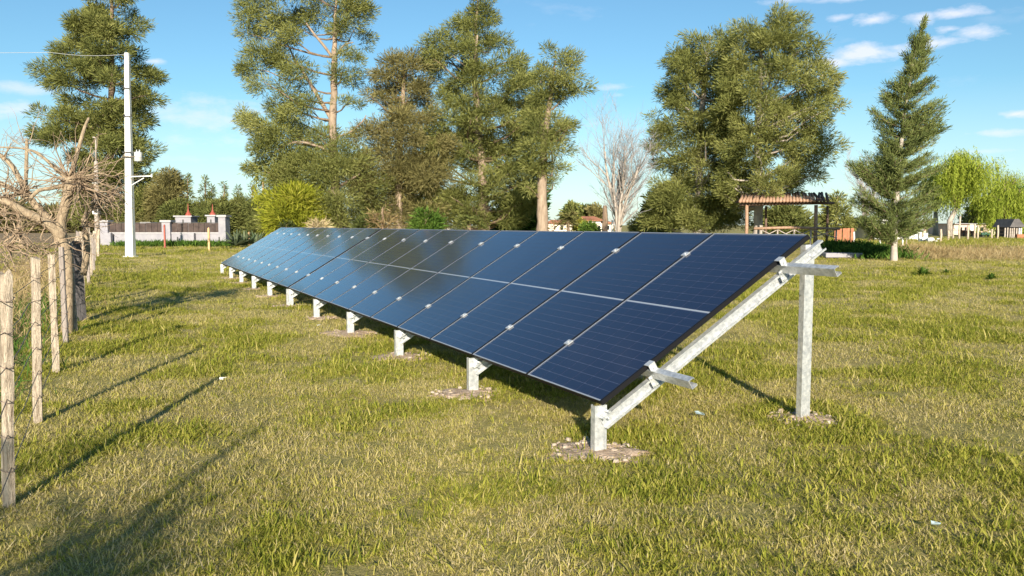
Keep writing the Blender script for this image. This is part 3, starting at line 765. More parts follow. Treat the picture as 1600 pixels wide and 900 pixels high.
# ------------------------------------------------------------------ foliage machinery
def sprays(name, P, Dir, L, Wd, tone, mt, parent, bend=.35, droop=0.0, seed=0, kind=None, crop=None):
    """one mesh of many leaf sprays: P base points, Dir unit directions"""
    r = np.random.default_rng(seed + 11)
    n = len(P)
    Dir = Dir / (np.linalg.norm(Dir, axis=1, keepdims=True) + 1e-9)
    a = r.normal(size=(n, 3)); a -= Dir * (a * Dir).sum(1, keepdims=True); a /= np.linalg.norm(a, axis=1, keepdims=True) + 1e-9
    side = a; nrm = np.cross(Dir, side)
    L = L[:, None]; Wd = Wd[:, None]
    bd = (r.normal(size=(n, 1)) * bend) * L
    dr = np.array([[0, 0, -1.0]]) * droop * L
    m0 = P; m1 = P + Dir * L * .5 + nrm * bd * .25 + dr * .25; m2 = P + Dir * L + nrm * bd + dr
    v = np.stack([m0, m1 + side * Wd * .5, m2, m1 - side * Wd * .5], 1)
    f = np.arange(n * 4).reshape(-1, 4)
    me = bpy.data.meshes.new(name); fast_mesh(me, v.reshape(-1, 3), f.reshape(-1, 4))
    at_ = me.attributes.new('tone', 'FLOAT', 'POINT'); at_.data.foreach_set('value', np.repeat(np.clip(tone, 0, 1), 4).astype(np.float32))
    me.materials.append(mt)
    o = bpy.data.objects.new(name, me); C.objects.link(o)
    if parent: o.parent = parent
    if kind: tag(o, kind=kind)
    return o
def in_poly(x, y, poly):
    c = np.zeros(len(x), bool); n = len(poly)
    for i in range(n):
        x1, y1 = poly[i]; x2, y2 = poly[(i + 1) % n]
        if y1 == y2: continue
        k = ((y1 > y) != (y2 > y)) & (x < (x2 - x1) * (y - y1) / (y2 - y1) + x1)
        c ^= k
    return c
def poly_clumps(poly, n, Y, rpx, depth=1.0, seed=0, inset=.55):
    """clump centres filling a rounded crown whose outline at distance Y is the polygon (photo px)"""
    r = np.random.default_rng(seed); pa = np.array(poly, float)
    x0, y0 = pa.min(0); x1, y1 = pa.max(0); m = F_PX
    out_ = []
    tries = 0
    pts = []
    while len(pts) < n and tries < 400:
        tries += 1
        x = r.uniform(x0, x1, 64); y = r.uniform(y0, y1, 64)
        ok = in_poly(x, y, poly)
        # keep the clump inside the outline
        for dx, dy in ((1, 0), (-1, 0), (0, 1), (0, -1)): ok &= in_poly(x + dx * rpx * inset, y + dy * rpx * inset, poly)
        for xx, yy in zip(x[ok], y[ok]):
            if len(pts) >= n: break
            if all((xx - q[0]) ** 2 + (yy - q[1]) ** 2 > (rpx * .33) ** 2 for q in pts[-60:]): pts.append((xx, yy))
    for (xx, yy) in pts:
        row = np.linspace(x0, x1, 80); ins = in_poly(row, np.full(80, yy), poly)
        lo, hi = row[ins].min(), row[ins].max(); hw = (hi - lo) / 2; mid = (lo + hi) / 2
        zz = math.sqrt(max(hw ** 2 - (xx - mid) ** 2, 0)) * depth
        out_.append((xx, yy, r.uniform(-1, 1) * zz * Y / m, rpx * r.uniform(.65, 1.25)))
    return out_
DENS, BOOST, FINE = 4.7, 1.26, .80
def crown_mesh(name, clumps, Y, per, L, Wd, mt, parent, seed, up=.25, out=.9, flat=.7, rnd=.6, droop=0, tone_mu=.5, axis_xy=None, sub=5):
    """clumps (px, py, depth offset m, radius px) -> leaf sprays in sub-clumps"""
    L *= FINE; Wd *= FINE
    r = np.random.default_rng(seed); Ps = []; Ds = []; Ls = []; Ts = []
    for (px, py, dy, rp) in clumps:
        c = np.array(at(px, py, Y)); k = (Y + dy) / Y
        c = np.array((c[0], Y + dy, c[2])); R_ = rp * Y / F_PX
        R_ *= BOOST; n = max(6, int(per * DENS * r.uniform(.7, 1.3) * (R_ ** 2)))
        ns = max(3, int(sub))
        sc = r.normal(size=(ns, 3)); sc /= np.linalg.norm(sc, axis=1, keepdims=True); sc *= r.uniform(.25, .85, (ns, 1)) * R_; sc[:, 2] *= flat
        tn = r.normal(tone_mu, .10); st = r.normal(0, .08, ns)
        w = r.integers(0, ns, n)
        off = r.normal(size=(n, 3)); off /= np.linalg.norm(off, axis=1, keepdims=True)
        rad = r.uniform(0, 1, (n, 1)) ** .5 * R_ * .62
        p = c + sc[w] + off * rad * np.array([1, 1, flat])
        d = (p - c) / R_ * out + off * .5 + r.normal(size=(n, 3)) * rnd * .6 + np.array([0, 0, up])
        if axis_xy is not None:
            ra = np.array([c[0] - axis_xy[0], c[1] - axis_xy[1], 0]); ra /= np.linalg.norm(ra) + 1e-6; d += ra * .45
        Ps.append(p); Ds.append(d); Ls.append(r.uniform(.55, 1.35, n) * L); Ts.append(tn + st[w] + r.normal(0, .16, n))
    P = np.concatenate(Ps); Dv = np.concatenate(Ds); Lv = np.concatenate(Ls); Tv = np.concatenate(Ts)
    keep = P[:, 2] > .1
    return sprays(name, P[keep], Dv[keep], Lv[keep], Lv[keep] * Wd / L * np.random.default_rng(seed + 1).uniform(.7, 1.3, keep.sum()), Tv[keep], mt, parent, droop=droop, seed=seed)
def tree(name, label, trunk_px, Y, clumps, per, L, Wd, leaf, bark, seed, group=None, limbs=(), cat='tree', auto=26, lr=.05, **kw):
    base = at(trunk_px[0][0], 360, Y); base.z = gz(base.x, Y)
    t = thing(name, label, cat, base, group=group); WS.append(t)
    random.seed(seed)
    # trunk through the listed photo points; its foot is carried down to the ground
    pts = [Vector((base.x, Y, base.z - .2))] + [at(x, y, Y) for x, y, r_ in trunk_px[1:]]
    rad = [trunk_px[0][2] * 1.25] + [r_ for x, y, r_ in trunk_px[1:]]
    P = []; Q = []
    for i in range(len(pts) - 1):
        for k in range(5):
            f = k / 5; P.append(pts[i].lerp(pts[i + 1], f) + Vector((random.gauss(0, .03), random.gauss(0, .06), 0)) * (1 if i + k else 0)); Q.append((rad[i] * (1 - f) + rad[i + 1] * f) * random.uniform(.93, 1.07))
    P.append(pts[-1]); Q.append(rad[-1])
    mb = MB(); mb.tube(P, Q, 10); mb.build('trunk', bark, t, True)
    mb = MB()
    for seq in limbs:
        lm = MB(); limb_px(lm, seq, Y, 7); lm.build('limb', bark, t, True)
    rs = random.Random(seed)
    cl = list(clumps); rs.shuffle(cl)
    for (px, py, dy, rp) in cl[:auto]:
        e = at(px, py, Y); e.y = Y + dy
        # branch leaves the trunk a little below its clump
        dz = e.z - .25 * (Vector((e.x, e.y, 0)) - Vector((base.x, Y, 0))).length - .3
        s = min(P, key=lambda q: abs(q.z - dz)); i = P.index(s)
        r0 = min(Q[i] * .5, lr * 1.6)
        m1 = s.lerp(e, .5) + Vector((rs.gauss(0, .2), rs.gauss(0, .2), -.25 + rs.gauss(0, .15)))
        mb.tube([s, s.lerp(m1, .5) + Vector((0, 0, -.08)), m1, m1.lerp(e, .5) + Vector((0, 0, .08)), e], [r0, r0 * .8, r0 * .62, r0 * .45, r0 * .2], 5)
    if mb.v: mb.build('branches', M['bark_brown'] if bark is not M['bark_pale'] else bark, t, True)['kind'] = 'stuff'
    crown_mesh('crown', clumps, Y, per, L, Wd, leaf, t, seed, axis_xy=(base.x, Y), **kw)
    return t
def ell(lst, depth=1.2, seed=0, fat=1.0):
    """ellipses (cx, cy, rx, ry) in photo px -> clumps"""
    r = np.random.default_rng(seed); o = []
    for (cx, cy, rx, ry) in lst:
        n = max(1, int(round(rx / ry * 1.6)))
        for k in range(n):
            fx = ((k + .5) / n - .5) * 2 if n > 1 else 0
            o.append((cx + fx * (rx - ry * .8) + r.normal(0, 2), cy + r.normal(0, ry * .2), r.uniform(-1, 1) * depth, ry * fat * r.uniform(.85, 1.2)))
    return o
# ------------------------------------------------------------------ the trees
# big evergreen behind the utility pole
YA = 74
polyA = [(132,-70),(210,-70),(214,0),(212,30),(216,38),(204,70),(202,85),(234,70),(238,110),(257,135),(240,150),(240,172),(216,185),(240,208),(242,235),(236,262),(250,300),(255,352),(120,352),(118,300),(104,245),(70,232),(58,210),(46,200),(40,182),(70,172),(58,160),(58,140),(44,115),(78,100),(84,80),(90,45),(112,26),(142,22),(140,-10)]
tree('evergreen_tree', 'big olive evergreen standing behind the white utility pole', [(172, 385, .38), (172, 300, .33), (174, 180, .26), (174, 60, .18), (173, -60, .06)], YA,
     poly_clumps(polyA, 118, YA, 18, .8, 1), 120, .52, .075, M['casuarina'], M['bark_brown'], 21, 'tall evergreens behind the array', auto=60, lr=.08, tone_mu=.46)
# sparse tree with the tall tan trunk
YB = 52
eB = [(385,28,24,18),(402,8,34,18),(432,36,38,16),(478,18,44,16),(395,52,18,10),(562,22,28,15),(545,8,40,14),(470,-12,60,18),(404,82,36,17),(392,108,26,12),(448,66,34,14),(440,98,28,14),(468,118,34,14),(440,138,32,15),(436,160,22,12),(392,190,24,12),(412,200,32,13),(440,184,34,16),(478,170,28,16),(452,214,44,20),(492,206,30,22),(428,238,34,20),(472,248,44,22),(404,266,26,9),(500,262,28,26),(452,282,40,22),(490,300,38,24),(538,250,30,22),(556,276,34,24),(540,312,38,26),(500,334,40,20),(545,345,40,16),(440,342,30,15),(480,348,34,14),(575,350,30,13),(530,48,28,14),(556,44,24,12),(540,118,26,12),(552,92,22,10),(548,160,18,9),(460,330,34,22),(575,300,26,24),(572,335,30,20)]
limbsB = [[(520,190,0,.17),(505,165,.2,.15),(490,140,.4,.13),(478,120,.6,.10),(462,95,.7,.07),(446,62,.8,.04)],
          [(520,90,0,.12),(505,70,-.2,.10),(490,52,-.4,.08),(478,35,-.5,.05)], [(522,60,0,.1),(535,38,.3,.08),(548,27,.5,.06),(565,25,.6,.03)],
          [(521,95,0,.09),(536,72,-.4,.07),(552,66,-.6,.04)], [(519,300,0,.12),(540,285,-.6,.09),(562,272,-1,.06)], [(518,240,0,.12),(495,228,-.5,.09),(460,222,-.8,.06),(425,240,-1,.04)],
          [(519,215,0,.1),(545,208,.3,.07),(566,190,.5,.05),(572,180,.5,.03)], [(478,120,.6,.07),(450,125,.5,.05),(420,112,.4,.04),(395,108,.4,.03)]]
tree('tall_sparse_tree', 'tall sparse tree with a straight sunlit tan trunk and tufted crown', [(530, 392, .36), (529, 350, .34), (524, 290, .30), (520, 230, .27), (521, 160, .22), (522, 90, .18), (523, 40, .10), (528, -30, .05)], YB,
     ell(eB, 1.8, 2, 1.16) + [(506, 268, -1.2, 20), (535, 232, -1.0, 16), (512, 318, -1.4, 22), (530, 345, -1.5, 20), (496, 330, -1.2, 20), (548, 215, .4, 16), (560, 238, .2, 18), (520, 290, -1.3, 15)], 165, .34, .046, M['casuarina'], M['bark_tan'], 22, 'tall evergreens behind the array', limbs=limbsB, auto=40, lr=.05, tone_mu=.52, flat=.75)
YC = 54
eC = [(622,96,38,16),(602,114,30,15),(652,104,28,15),(640,128,40,15),(600,140,30,13),(664,138,24,14),(618,160,32,13),(592,158,20,10),(646,152,30,14),(604,196,32,18),(652,188,36,20),(632,216,42,20),(596,240,34,22),(652,246,40,24),(604,280,36,24),(645,292,42,26),(596,322,38,24),(644,334,44,24),(605,350,36,13),(655,350,36,13),(574,212,24,18),(578,250,26,20),(622,262,28,22),(690,236,22,22),(625,300,30,22),(570,290,22,22),(630,185,26,16),(676,206,22,24),(680,275,28,26),(678,330,30,24)]
tree('evergreen_tree', 'brownish evergreen with layered tufts between the tan trunk and the tallest tree', [(624, 392, .3), (623, 340, .27), (625, 230, .2), (630, 150, .14), (632, 100, .06)], YC,
     ell(eC, 2.2, 3, 1.1), 155, .36, .048, M['casuarina_brown'], M['bark_tan'], 23, 'tall evergreens behind the array', auto=34, tone_mu=.48)
YD = 56
polyD = [(726,-40),(776,-40),(774,15),(782,45),(794,50),(802,72),(824,85),(824,100),(842,104),(852,150),(857,180),(868,220),(842,240),(846,300),(826,352),(700,358),(648,352),(640,300),(648,200),(652,160),(690,152),(680,125),(658,92),(650,72),(685,52),(700,26),(724,15)]
clD = [c for c in poly_clumps(polyD, 250, YD, 16, .85, 4)]
clD += ell([(668, 340, 26, 16), (705, 345, 30, 14), (745, 344, 30, 14), (790, 342, 30, 15), (820, 330, 22, 16), (672, 300, 26, 18), (700, 310, 30, 18)], 2.5, 44)
tree('evergreen_tree', 'tallest dense evergreen in the middle with forked pale limbs near its top', [(757, 392, .42), (757, 350, .38), (752, 250, .3), (742, 130, .2), (744, 40, .1), (750, -30, .04)], YD, clD, 150, .38, .050, M['casuarina'], M['bark_tan'], 24, 'tall evergreens behind the array',
     limbs=[[(741,105,-1.6,.10),(744,75,-1.7,.09),(746,55,-1.7,.06)], [(740,103,-1.6,.08),(733,82,-1.6,.06),(730,72,-1.6,.04)], [(728,104,-1.5,.05),(716,95,-1.5,.045),(708,86,-1.5,.03)]], auto=70, lr=.07, tone_mu=.45)
YE = 47
eE = [(872,84,30,14),(856,104,26,14),(890,100,22,14),(868,128,34,15),(896,140,24,12),(852,152,28,15),(880,150,26,12),(846,182,26,16),(850,212,30,18),(878,192,22,12),(836,236,28,18),(866,232,26,16),(840,264,26,16),(870,262,18,12),(858,282,16,9),(826,290,22,16),(884,200,16,9)]
tree('evergreen_tree', 'lean evergreen with a thick bare pink tan trunk above the panels', [(848, 394, .36), (848, 358, .34), (847, 300, .28), (850, 220, .2), (862, 140, .12), (868, 95, .05)], YE,
     ell(eE, 1.8, 5, 1.12), 175, .32, .044, M['casuarina'], M['bark_tan'], 25, 'tall evergreens behind the array', auto=26, tone_mu=.52)
YF = 50
polyF1 = [(1105,42),(1140,34),(1156,60),(1150,130),(1165,200),(1160,300),(1150,357),(1012,357),(1006,330),(1030,300),(1014,265),(1010,240),(1020,192),(1007,178),(1025,150),(1040,140),(1034,100),(1050,75),(1080,52)]
tree('evergreen_tree', 'left half of the broad dense evergreen pair beside the bare grey tree', [(1092, 392, .34), (1092, 340, .3), (1094, 200, .22), (1105, 90, .1), (1110, 55, .04)], YF + 1.5,
     poly_clumps(polyF1, 200, YF, 16, .9, 6) + ell([(1024, 344, 22, 14), (1058, 346, 26, 14), (1095, 346, 26, 14), (1130, 346, 24, 14), (1030, 318, 22, 15), (1070, 322, 26, 16), (1112, 322, 26, 16), (1040, 290, 24, 16), (1085, 292, 28, 18)], 2.2, 46) + [(1138, 300, -2, 20), (1150, 332, -1.5, 18), (1120, 342, -2.2, 17), (1082, 345, -2.2, 17), (1100, 310, -2.4, 20), (1062, 338, -2.0, 17), (1160, 312, -1, 16), (1040, 350, -1.5, 14), (1145, 350, -2, 13)], 165, .34, .046, M['casuarina'], M['bark_pale'], 26, 'tall evergreens behind the array', auto=60, lr=.06, tone_mu=.50)
polyF2 = [(1136,40),(1180,33),(1205,24),(1252,23),(1256,45),(1246,56),(1268,60),(1280,85),(1277,110),(1292,125),(1308,121),(1312,142),(1301,155),(1312,170),(1309,187),(1285,192),(1296,215),(1302,240),(1281,260),(1286,282),(1276,302),(1230,312),(1180,318),(1140,340),(1120,300),(1125,200),(1122,100)]
tree('evergreen_tree', 'right half of the broad dense evergreen pair rising over the pergola', [(1184, 392, .27), (1184, 350, .25), (1184, 280, .22), (1186, 180, .18), (1190, 80, .09), (1195, 45, .04)], YF - 3,
     poly_clumps(polyF2, 230, YF, 16, .9, 7), 165, .34, .046, M['casuarina'], M['bark_pale'], 27, 'tall evergreens behind the array', auto=60, lr=.06, tone_mu=.58)
YG2 = 36
polyG = [(1444,26),(1442,48),(1457,64),(1455,80),(1463,92),(1450,105),(1459,125),(1452,150),(1471,168),(1476,186),(1468,205),(1479,215),(1466,235),(1476,250),(1468,290),(1470,322),(1442,345),(1425,350),(1390,348),(1338,332),(1328,315),(1350,290),(1334,276),(1313,264),(1350,243),(1366,250),(1370,222),(1350,215),(1370,190),(1360,180),(1378,160),(1374,140),(1390,128),(1400,118),(1410,90),(1418,65),(1430,40)]
clG = [c for c in poly_clumps(polyG, 190, YG2, 10, .6, 8, .45)]
rG = np.random.default_rng(88)
clG += [(1444, 32, 0, 4), (1441, 44, 0, 5), (1439, 56, .1, 6), (1434, 66, -.1, 7), (1446, 62, .1, 6), (1430, 80, 0, 8), (1446, 84, 0, 8), (1424, 96, .1, 8), (1440, 100, 0, 9)]
clG += [(x, rG.uniform(344, 352 + 18 * max(0, 1 - abs(x - 1396) / 60)), rG.uniform(-1, 1) * 1.2, 9) for x in rG.uniform(1340, 1452, 30)]
def conifer_sprays():
    base = at(1397, 408, YG2); base.z = gz(base.x, YG2)
    t = thing('young_conifer', 'young feathery conifer leaning right, standing alone on the lawn', 'tree', base); WS.append(t)
    tp = [(1397, 408, .17), (1397, 385, .135), (1399, 340, .12), (1404, 260, .10), (1414, 170, .075), (1428, 90, .045), (1444, 28, .012)]
    pts = [Vector((base.x, YG2, base.z - .15))] + [at(x, y, YG2) for x, y, r_ in tp[1:]]; rad = [r_ for *_, r_ in tp]
    P = []; Q = []
    for i in range(len(pts) - 1):
        for k in range(6): f = k / 6; P.append(pts[i].lerp(pts[i + 1], f)); Q.append(rad[i] * (1 - f) + rad[i + 1] * f)
    P.append(pts[-1]); Q.append(rad[-1]); mb = MB(); mb.tube(P, Q, 10); mb.build('trunk', M['bark_pale'], t, True)
    r = np.random.default_rng(31); rs = random.Random(31); mb = MB(); Ps = []; Ds = []; Ls = []; Ts = []
    clumps = []
    for (px, py, dy, rp) in clG:
        e = at(px, py, YG2); e.y += dy
        hx = Vector((e.x, e.y, 0)); 
        dz = e.z - .45 * min(abs(px - 1410) / 35, 2) - .15
        s = min(P, key=lambda q: abs(q.z - dz))
        d = (e - s)
        m = s.lerp(e, .5) + Vector((0, 0, -.08))
        ln = d.length
        r0 = min(.03, .012 + .008 * ln)
        tip = e + (d.normalized() + Vector((.25, 0, .35))).normalized() * rp * YG2 / F_PX * .8
        mb.tube([s, m, e, tip], [r0, r0 * .7, r0 * .45, .004], 5)
        n = int(290 * (.6 + ln * .30))
        f = r.uniform(.25, 1.15, n)
        path = np.array([np.array(s.lerp(m, x * 2)) if x < .5 else (np.array(m.lerp(e, (x - .5) * 2)) if x < 1 else np.array(e.lerp(tip, min((x - 1) / .15, 1)))) for x in f])
        sp = rp * YG2 / F_PX * .36
        p = path + r.normal(size=(n, 3)) * sp * np.array([1, 1, .6])
        dd = np.array(d.normalized())[None] * .8 + r.normal(size=(n, 3)) * .55 + np.array([.18, 0, .35])
        Ps.append(p); Ds.append(dd); Ls.append(r.uniform(.6, 1.3, n) * .21); Ts.append(r.normal(.5, .1) + r.normal(0, .15, n))
    mb.build('branches', M['bark_brown'], t, True)
    L = np.concatenate(Ls)
    sprays('crown', np.concatenate(Ps), np.concatenate(Ds), L, L * .13, np.concatenate(Ts), M['young_needles'], t, seed=31)
conifer_sprays()

# smaller and farther trees --------------------------------------------------
def far_tree(name, label, cx, base_y, top_y, hw, Y, leaf, seed, shape='cone', per=60, n=26, group=None, L=.7, Wd=.14, cat='tree', bark=None, tone=.45):
    cl = []; r = np.random.default_rng(seed)
    for k in range(n):
        f = (k + .5) / n; y = base_y + (top_y - base_y) * f
        if shape == 'cone': w = hw * (1 - f) ** .8 + 1
        elif shape == 'col': w = hw * (1 - f ** 5)
        else: w = hw * math.sin(math.pi * min(.98, .16 + f * .84)) ** .6
        rr = max(2.5, w * .55); xo = r.uniform(-1, 1) * max(w - rr * .6, 0)
        cl.append((cx + xo, y, r.uniform(-.7, .7) * w * Y / F_PX, rr))
    gb = 351.5 + CAM_H / Y * F_PX
    return tree(name, label, [(cx, gb, max(.12, hw * .08 * Y / F_PX)), (cx, (base_y + top_y) / 2, max(.08, hw * .05 * Y / F_PX)), (cx, top_y + 2, .03)], Y, cl, per, L, Wd, leaf, bark or M['bark_brown'], seed, group, cat=cat, auto=8, tone_mu=tone)
gg = 'evergreens beyond the boundary wall'
far_tree('pine_tree', 'rounded grey green pine right of the utility pole, its top browned', 264, 362, 264, 34, 73, M['casuarina_brown'], 40, 'round', 80, 44, gg, .5, .08, tone=.44)
far_tree('pine_tree', 'dark evergreen mass directly behind the white pole and wall', 215, 362, 300, 40, 82, M['dark_needles'], 41, 'round', 70, 34, gg)
for k, (cx, ty, hw, wd) in enumerate([(293, 274, 13, 'first'), (321, 276, 15, 'second'), (331, 292, 11, 'third'), (350, 285, 11, 'fourth'), (372, 292, 13, 'fifth'), (394, 287, 12, 'sixth'), (418, 296, 14, 'seventh')]):
    far_tree('cypress_tree', f'{wd} from the left of the pointed dark conifers beyond the wall', cx, 362, ty, hw, 73 + (k % 3) * .8, M['dark_needles'], 50 + k, 'cone', 110, 34, gg, .42, .07, tone=.5)
for k, (cx, ty, hw, lab) in enumerate([(282, 312, 24, 'broad dark conifer left of the red spires'), (312, 314, 24, 'broad dark conifer between the red spires'), (345, 310, 24, 'broad dark conifer above the tall end pillar'), (376, 306, 24, 'broad dark conifer above the agaves'), (404, 304, 22, 'broad dark conifer behind the timber pole')]):
    far_tree('cypress_tree', lab, cx, 368, ty, hw, 70 + (k % 2), M['dark_needles'], 60 + k, 'col', 110, 34, gg, .42, .07, tone=.55)
far_tree('evergreen_tree', 'deep green tree in shade left of the bare pink tan trunk', 820, 366, 296, 40, 74, M['green_leaf'], 70, 'round', 60, 34, None, .6, .16, tone=.25)
far_tree('evergreen_tree', 'bluish dark tree behind the bare grey tree and the dense pair', 1030, 366, 296, 30, 78, M['dark_needles'], 71, 'round', 60, 30, None, .6, .15, tone=.3)
gg2 = 'low trees on the far horizon'
for k, (cx, ty, hw, Y, lf, lab) in enumerate([(892, 318, 14, 190, 'dark_needles', 'small dark round tree on the horizon left of the tiled house'), (915, 322, 14, 185, 'dark_needles', 'middle small dark tree on the horizon above the tiled roof'), (932, 321, 12, 180, 'casuarina_brown', 'brown green small tree on the horizon right of the tiled roof')]):
    far_tree('horizon_tree', lab, cx, 352, ty, hw, Y, M[lf], 80 + k, 'round', 22, 22, gg2, 1.2, .4, tone=.5)
far_tree('shrub', 'olive shrub at the right of the bare grey tree trunk', 1005, 366, 336, 22, 60, M['casuarina'], 84, 'round', 90, 16, None, .35, .07, 'shrub', tone=.5)
far_tree('shrub', 'dark shrub under the layered brownish evergreen', 572, 370, 336, 20, 46, M['dark_needles'], 85, 'round', 110, 16, None, .35, .07, 'shrub', tone=.3)
far_tree('shrub', 'bright green shrub under the tallest evergreen', 664, 368, 330, 24, 45, M['green_leaf'], 86, 'round', 100, 18, None, .35, .08, 'shrub', tone=.6)
far_tree('shrub', 'pinkish brown dry shrub between the two left tall trees', 598, 368, 322, 18, 45, M['dry'], 87, 'round', 60, 14, None, .45, .05, 'shrub', tone=.2)
far_tree('shrub', 'golden olive bushy tree just right of the pergola', 1308, 372, 302, 22, 66, M['casuarina'], 88, 'round', 75, 26, None, .5, .10, 'shrub', tone=.6)
far_tree('shrub', 'long low olive shrub mass behind the pergola rail', 1225, 368, 322, 40, 62, M['dark_needles'], 89, 'round', 60, 26, None, .5, .10, 'shrub', tone=.6)
far_tree('shrub', 'blackish small bush on the lawn between crates and white house', 1361, 375, 360, 7, 58, M['dark_needles'], 90, 'round', 200, 10, None, .3, .06, 'shrub', tone=.1)
far_tree('shrub', 'round dark green bush at the far right edge', 1592, 372, 290, 16, 100, M['green_leaf'], 91, 'round', 50, 24, None, .6, .16, 'shrub', tone=.3)
far_tree('shrub', 'soft green bush behind the pale poles at right', 1535, 360, 315, 30, 120, M['casuarina'], 92, 'round', 40, 22, None, .8, .2, 'shrub', tone=.5)

# weeping willows: strands hanging from arching limbs
def willow(label, cx, Y, top_y, hw, hang_y, seed, n=420, leaf='willow', lean=0, group='weeping willows', base_px=None):
    r = np.random.default_rng(seed); rs = random.Random(seed)
    base = at(base_px or cx, 360, Y); base.z = gz(base.x, Y)
    t = thing('willow_tree', label, 'tree', base, group=group); WS.append(t)
    gb = 351.5 + (CAM_H - base.z) / Y * F_PX
    mb = MB(); bx = base_px or cx
    mb.tube([(base.x, Y, base.z - .2), at(bx, gb - (gb - top_y) * .18, Y), at(bx + (cx - bx) * .4, gb - (gb - top_y) * .33, Y)], [.34, .27, .22], 9); mb.build('trunk', M['bark_pale'], t, True)
    mb = MB(); fork = at(bx + (cx - bx) * .4, gb - (gb - top_y) * .32, Y); ends = []
    m = Y / F_PX
    for k in range(15):
        a = rs.uniform(0, 6.28); rr = rs.uniform(.15, .85) * hw * m
        e = Vector((at(cx, 360, Y).x + math.cos(a) * rr, Y + math.sin(a) * rr, at(cx, top_y + (rr / (hw * m)) ** 2 * 22 + rs.uniform(2, 16), Y).z))
        mid = fork.lerp(e, .55) + Vector((0, 0, .6)); mb.tube([fork, mid, e], [.12, .07, .02], 5); ends += [(mid, e)] * 2
    mb.build('branches', M['bark_brown'], t, True)
    Ps = []; Ds = []; Ls = []; Ts = []
    hz = at(cx, hang_y, Y).z
    for k in range(n):
        mid, e = ends[r.integers(len(ends))]; f = r.uniform(.2, 1.25)
        s = np.array(mid.lerp(e, f)) + r.normal(size=3) * np.array([.45, .45, .25])
        out_ = np.array([s[0] - fork.x, s[1] - fork.y, 0]); out_ /= np.linalg.norm(out_) + 1e-6
        ln = min(s[2] - hz, r.uniform(.8, 4.5)); 
        if ln < .4: continue
        q = int(ln / .16) + 2; u = np.linspace(0, 1, q)
        pts = s + out_[None] * (np.sqrt(u) * .5)[:, None] + np.array([0, 0, -1])[None] * (u ** 1.15 * ln)[:, None] + np.cumsum(r.normal(size=(q, 3)) * .02, 0)
        Ps.append(pts); d = r.normal(size=(q, 3)) * .45 + np.array([0, 0, -1.0]); Ds.append(d); Ls.append(r.uniform(.22, .42, q)); Ts.append(np.full(q, r.normal(.5, .14)) + r.normal(0, .1, q))
    L = np.concatenate(Ls); sprays('crown', np.concatenate(Ps), np.concatenate(Ds), L, L * .20, np.concatenate(Ts), M[leaf], t, seed=seed)
willow('tall yellow green weeping willow right of the leaning conifer', 1510, 84, 236, 58, 356, 95, 1000, base_px=1484)
willow('bright low weeping willow near the dark huts', 1572, 80, 284, 36, 366, 96, 620)
willow('small willow half hidden behind the leaning conifer', 1462, 90, 258, 30, 358, 97, 420)
willow('thin pale willow at the far right behind the bright one', 1566, 110, 262, 34, 350, 98, 420)
# lime green bush and hanging fronds under the sparse tree
far_tree('lime_bush', 'bright lime green feathery bush under the tall sparse tree', 462, 366, 292, 46, 50, M['lime'], 99, 'round', 120, 44, None, .5, .06, 'shrub', tone=.55)
willow('lime green hanging foliage left under the tall sparse tree', 440, 53, 226, 30, 318, 100, 150, 'lime', group='weeping willows')

# bare grey deciduous trees
def bare_tree(label, px, Y, top_y, hw, seed, forks, col, bark, dens=1.0, r0=.2, levels=4):
    base = at(px, 360, Y); base.z = gz(base.x, Y)
    t = thing('bare_tree', label, 'tree', base, group='leafless trees behind the array'); WS.append(t)
    rs = random.Random(seed); gb = 351.5 + (CAM_H - base.z) / Y * F_PX
    mt_, mtw = MB(), MB(); H = (gb - top_y) * Y / F_PX; m = Y / F_PX
    mt_.tube([(base.x, Y, base.z - .2), (base.x, Y, base.z + H * .08), (base.x, Y, base.z + H * .16)], [r0 * 1.3, r0 * 1.05, r0], 10)
    def grow(p, d, L, r, lv):
        n = 6; pts = [p]; q = p.copy(); dd = d.copy()
        for i in range(n):
            dd = (dd + Vector((rs.gauss(0, .09), rs.gauss(0, .09), .05 + rs.gauss(0, .05)))).normalized(); q = q + dd * L / n; pts.append(q)
        mb_ = mt_ if r > .03 else mtw
        mb_.tube(pts, [r * (1 - .62 * i / n) for i in range(n + 1)], 7 if r > .05 else 4 if r > .012 else 3)
        if lv == 0: return
        k = int({4: 7, 3: 7, 2: 6, 1: 6}.get(lv, 5) * dens)
        for i in range(k):
            j = rs.randint(1, n); b = pts[j]; dj = (pts[min(j + 1, n)] - pts[max(j - 1, 0)]).normalized()
            sd = Vector((rs.gauss(0, 1), rs.gauss(0, 1), rs.gauss(0, .5))); sd = (sd - dj * sd.dot(dj)).normalized()
            nd = (dj * .80 + sd * rs.uniform(.35, .75) + Vector((0, 0, .12))).normalized()
            grow(b, nd, L * rs.uniform(.42, .66), max(r * rs.uniform(.36, .55) * (1 - .4 * j / n), .008), lv - 1)
    for k in range(forks):
        a = 2 * math.pi * k / forks + rs.uniform(-.4, .4); sp = rs.uniform(.10, .48)
        grow(Vector((base.x, Y, base.z + H * rs.uniform(.08, .2))), Vector((math.cos(a) * sp * hw * m / (H * .42), math.sin(a) * sp * .8, 1)).normalized(), H * rs.uniform(.40, .58), r0 * rs.uniform(.45, .68), levels - 1)
    mt_.build('trunk', bark, t, True); mtw.build('twigs', col, t)
M['twig_grey'] = mat('grey_twig', (.25, .235, .24), .9, 0, (.34, .32, .325), 4, 4)
M['twig_pink'] = mat('pinkish_twig', (.36, .29, .28), .9, 0, (.46, .39, .38), 4, 4)
bare_tree('tall leafless grey tree between the two evergreen groups', 966, 50, 186, 48, 12, 8, M['twig_grey'], M['bark_pale'], 1.0, .19, 4)
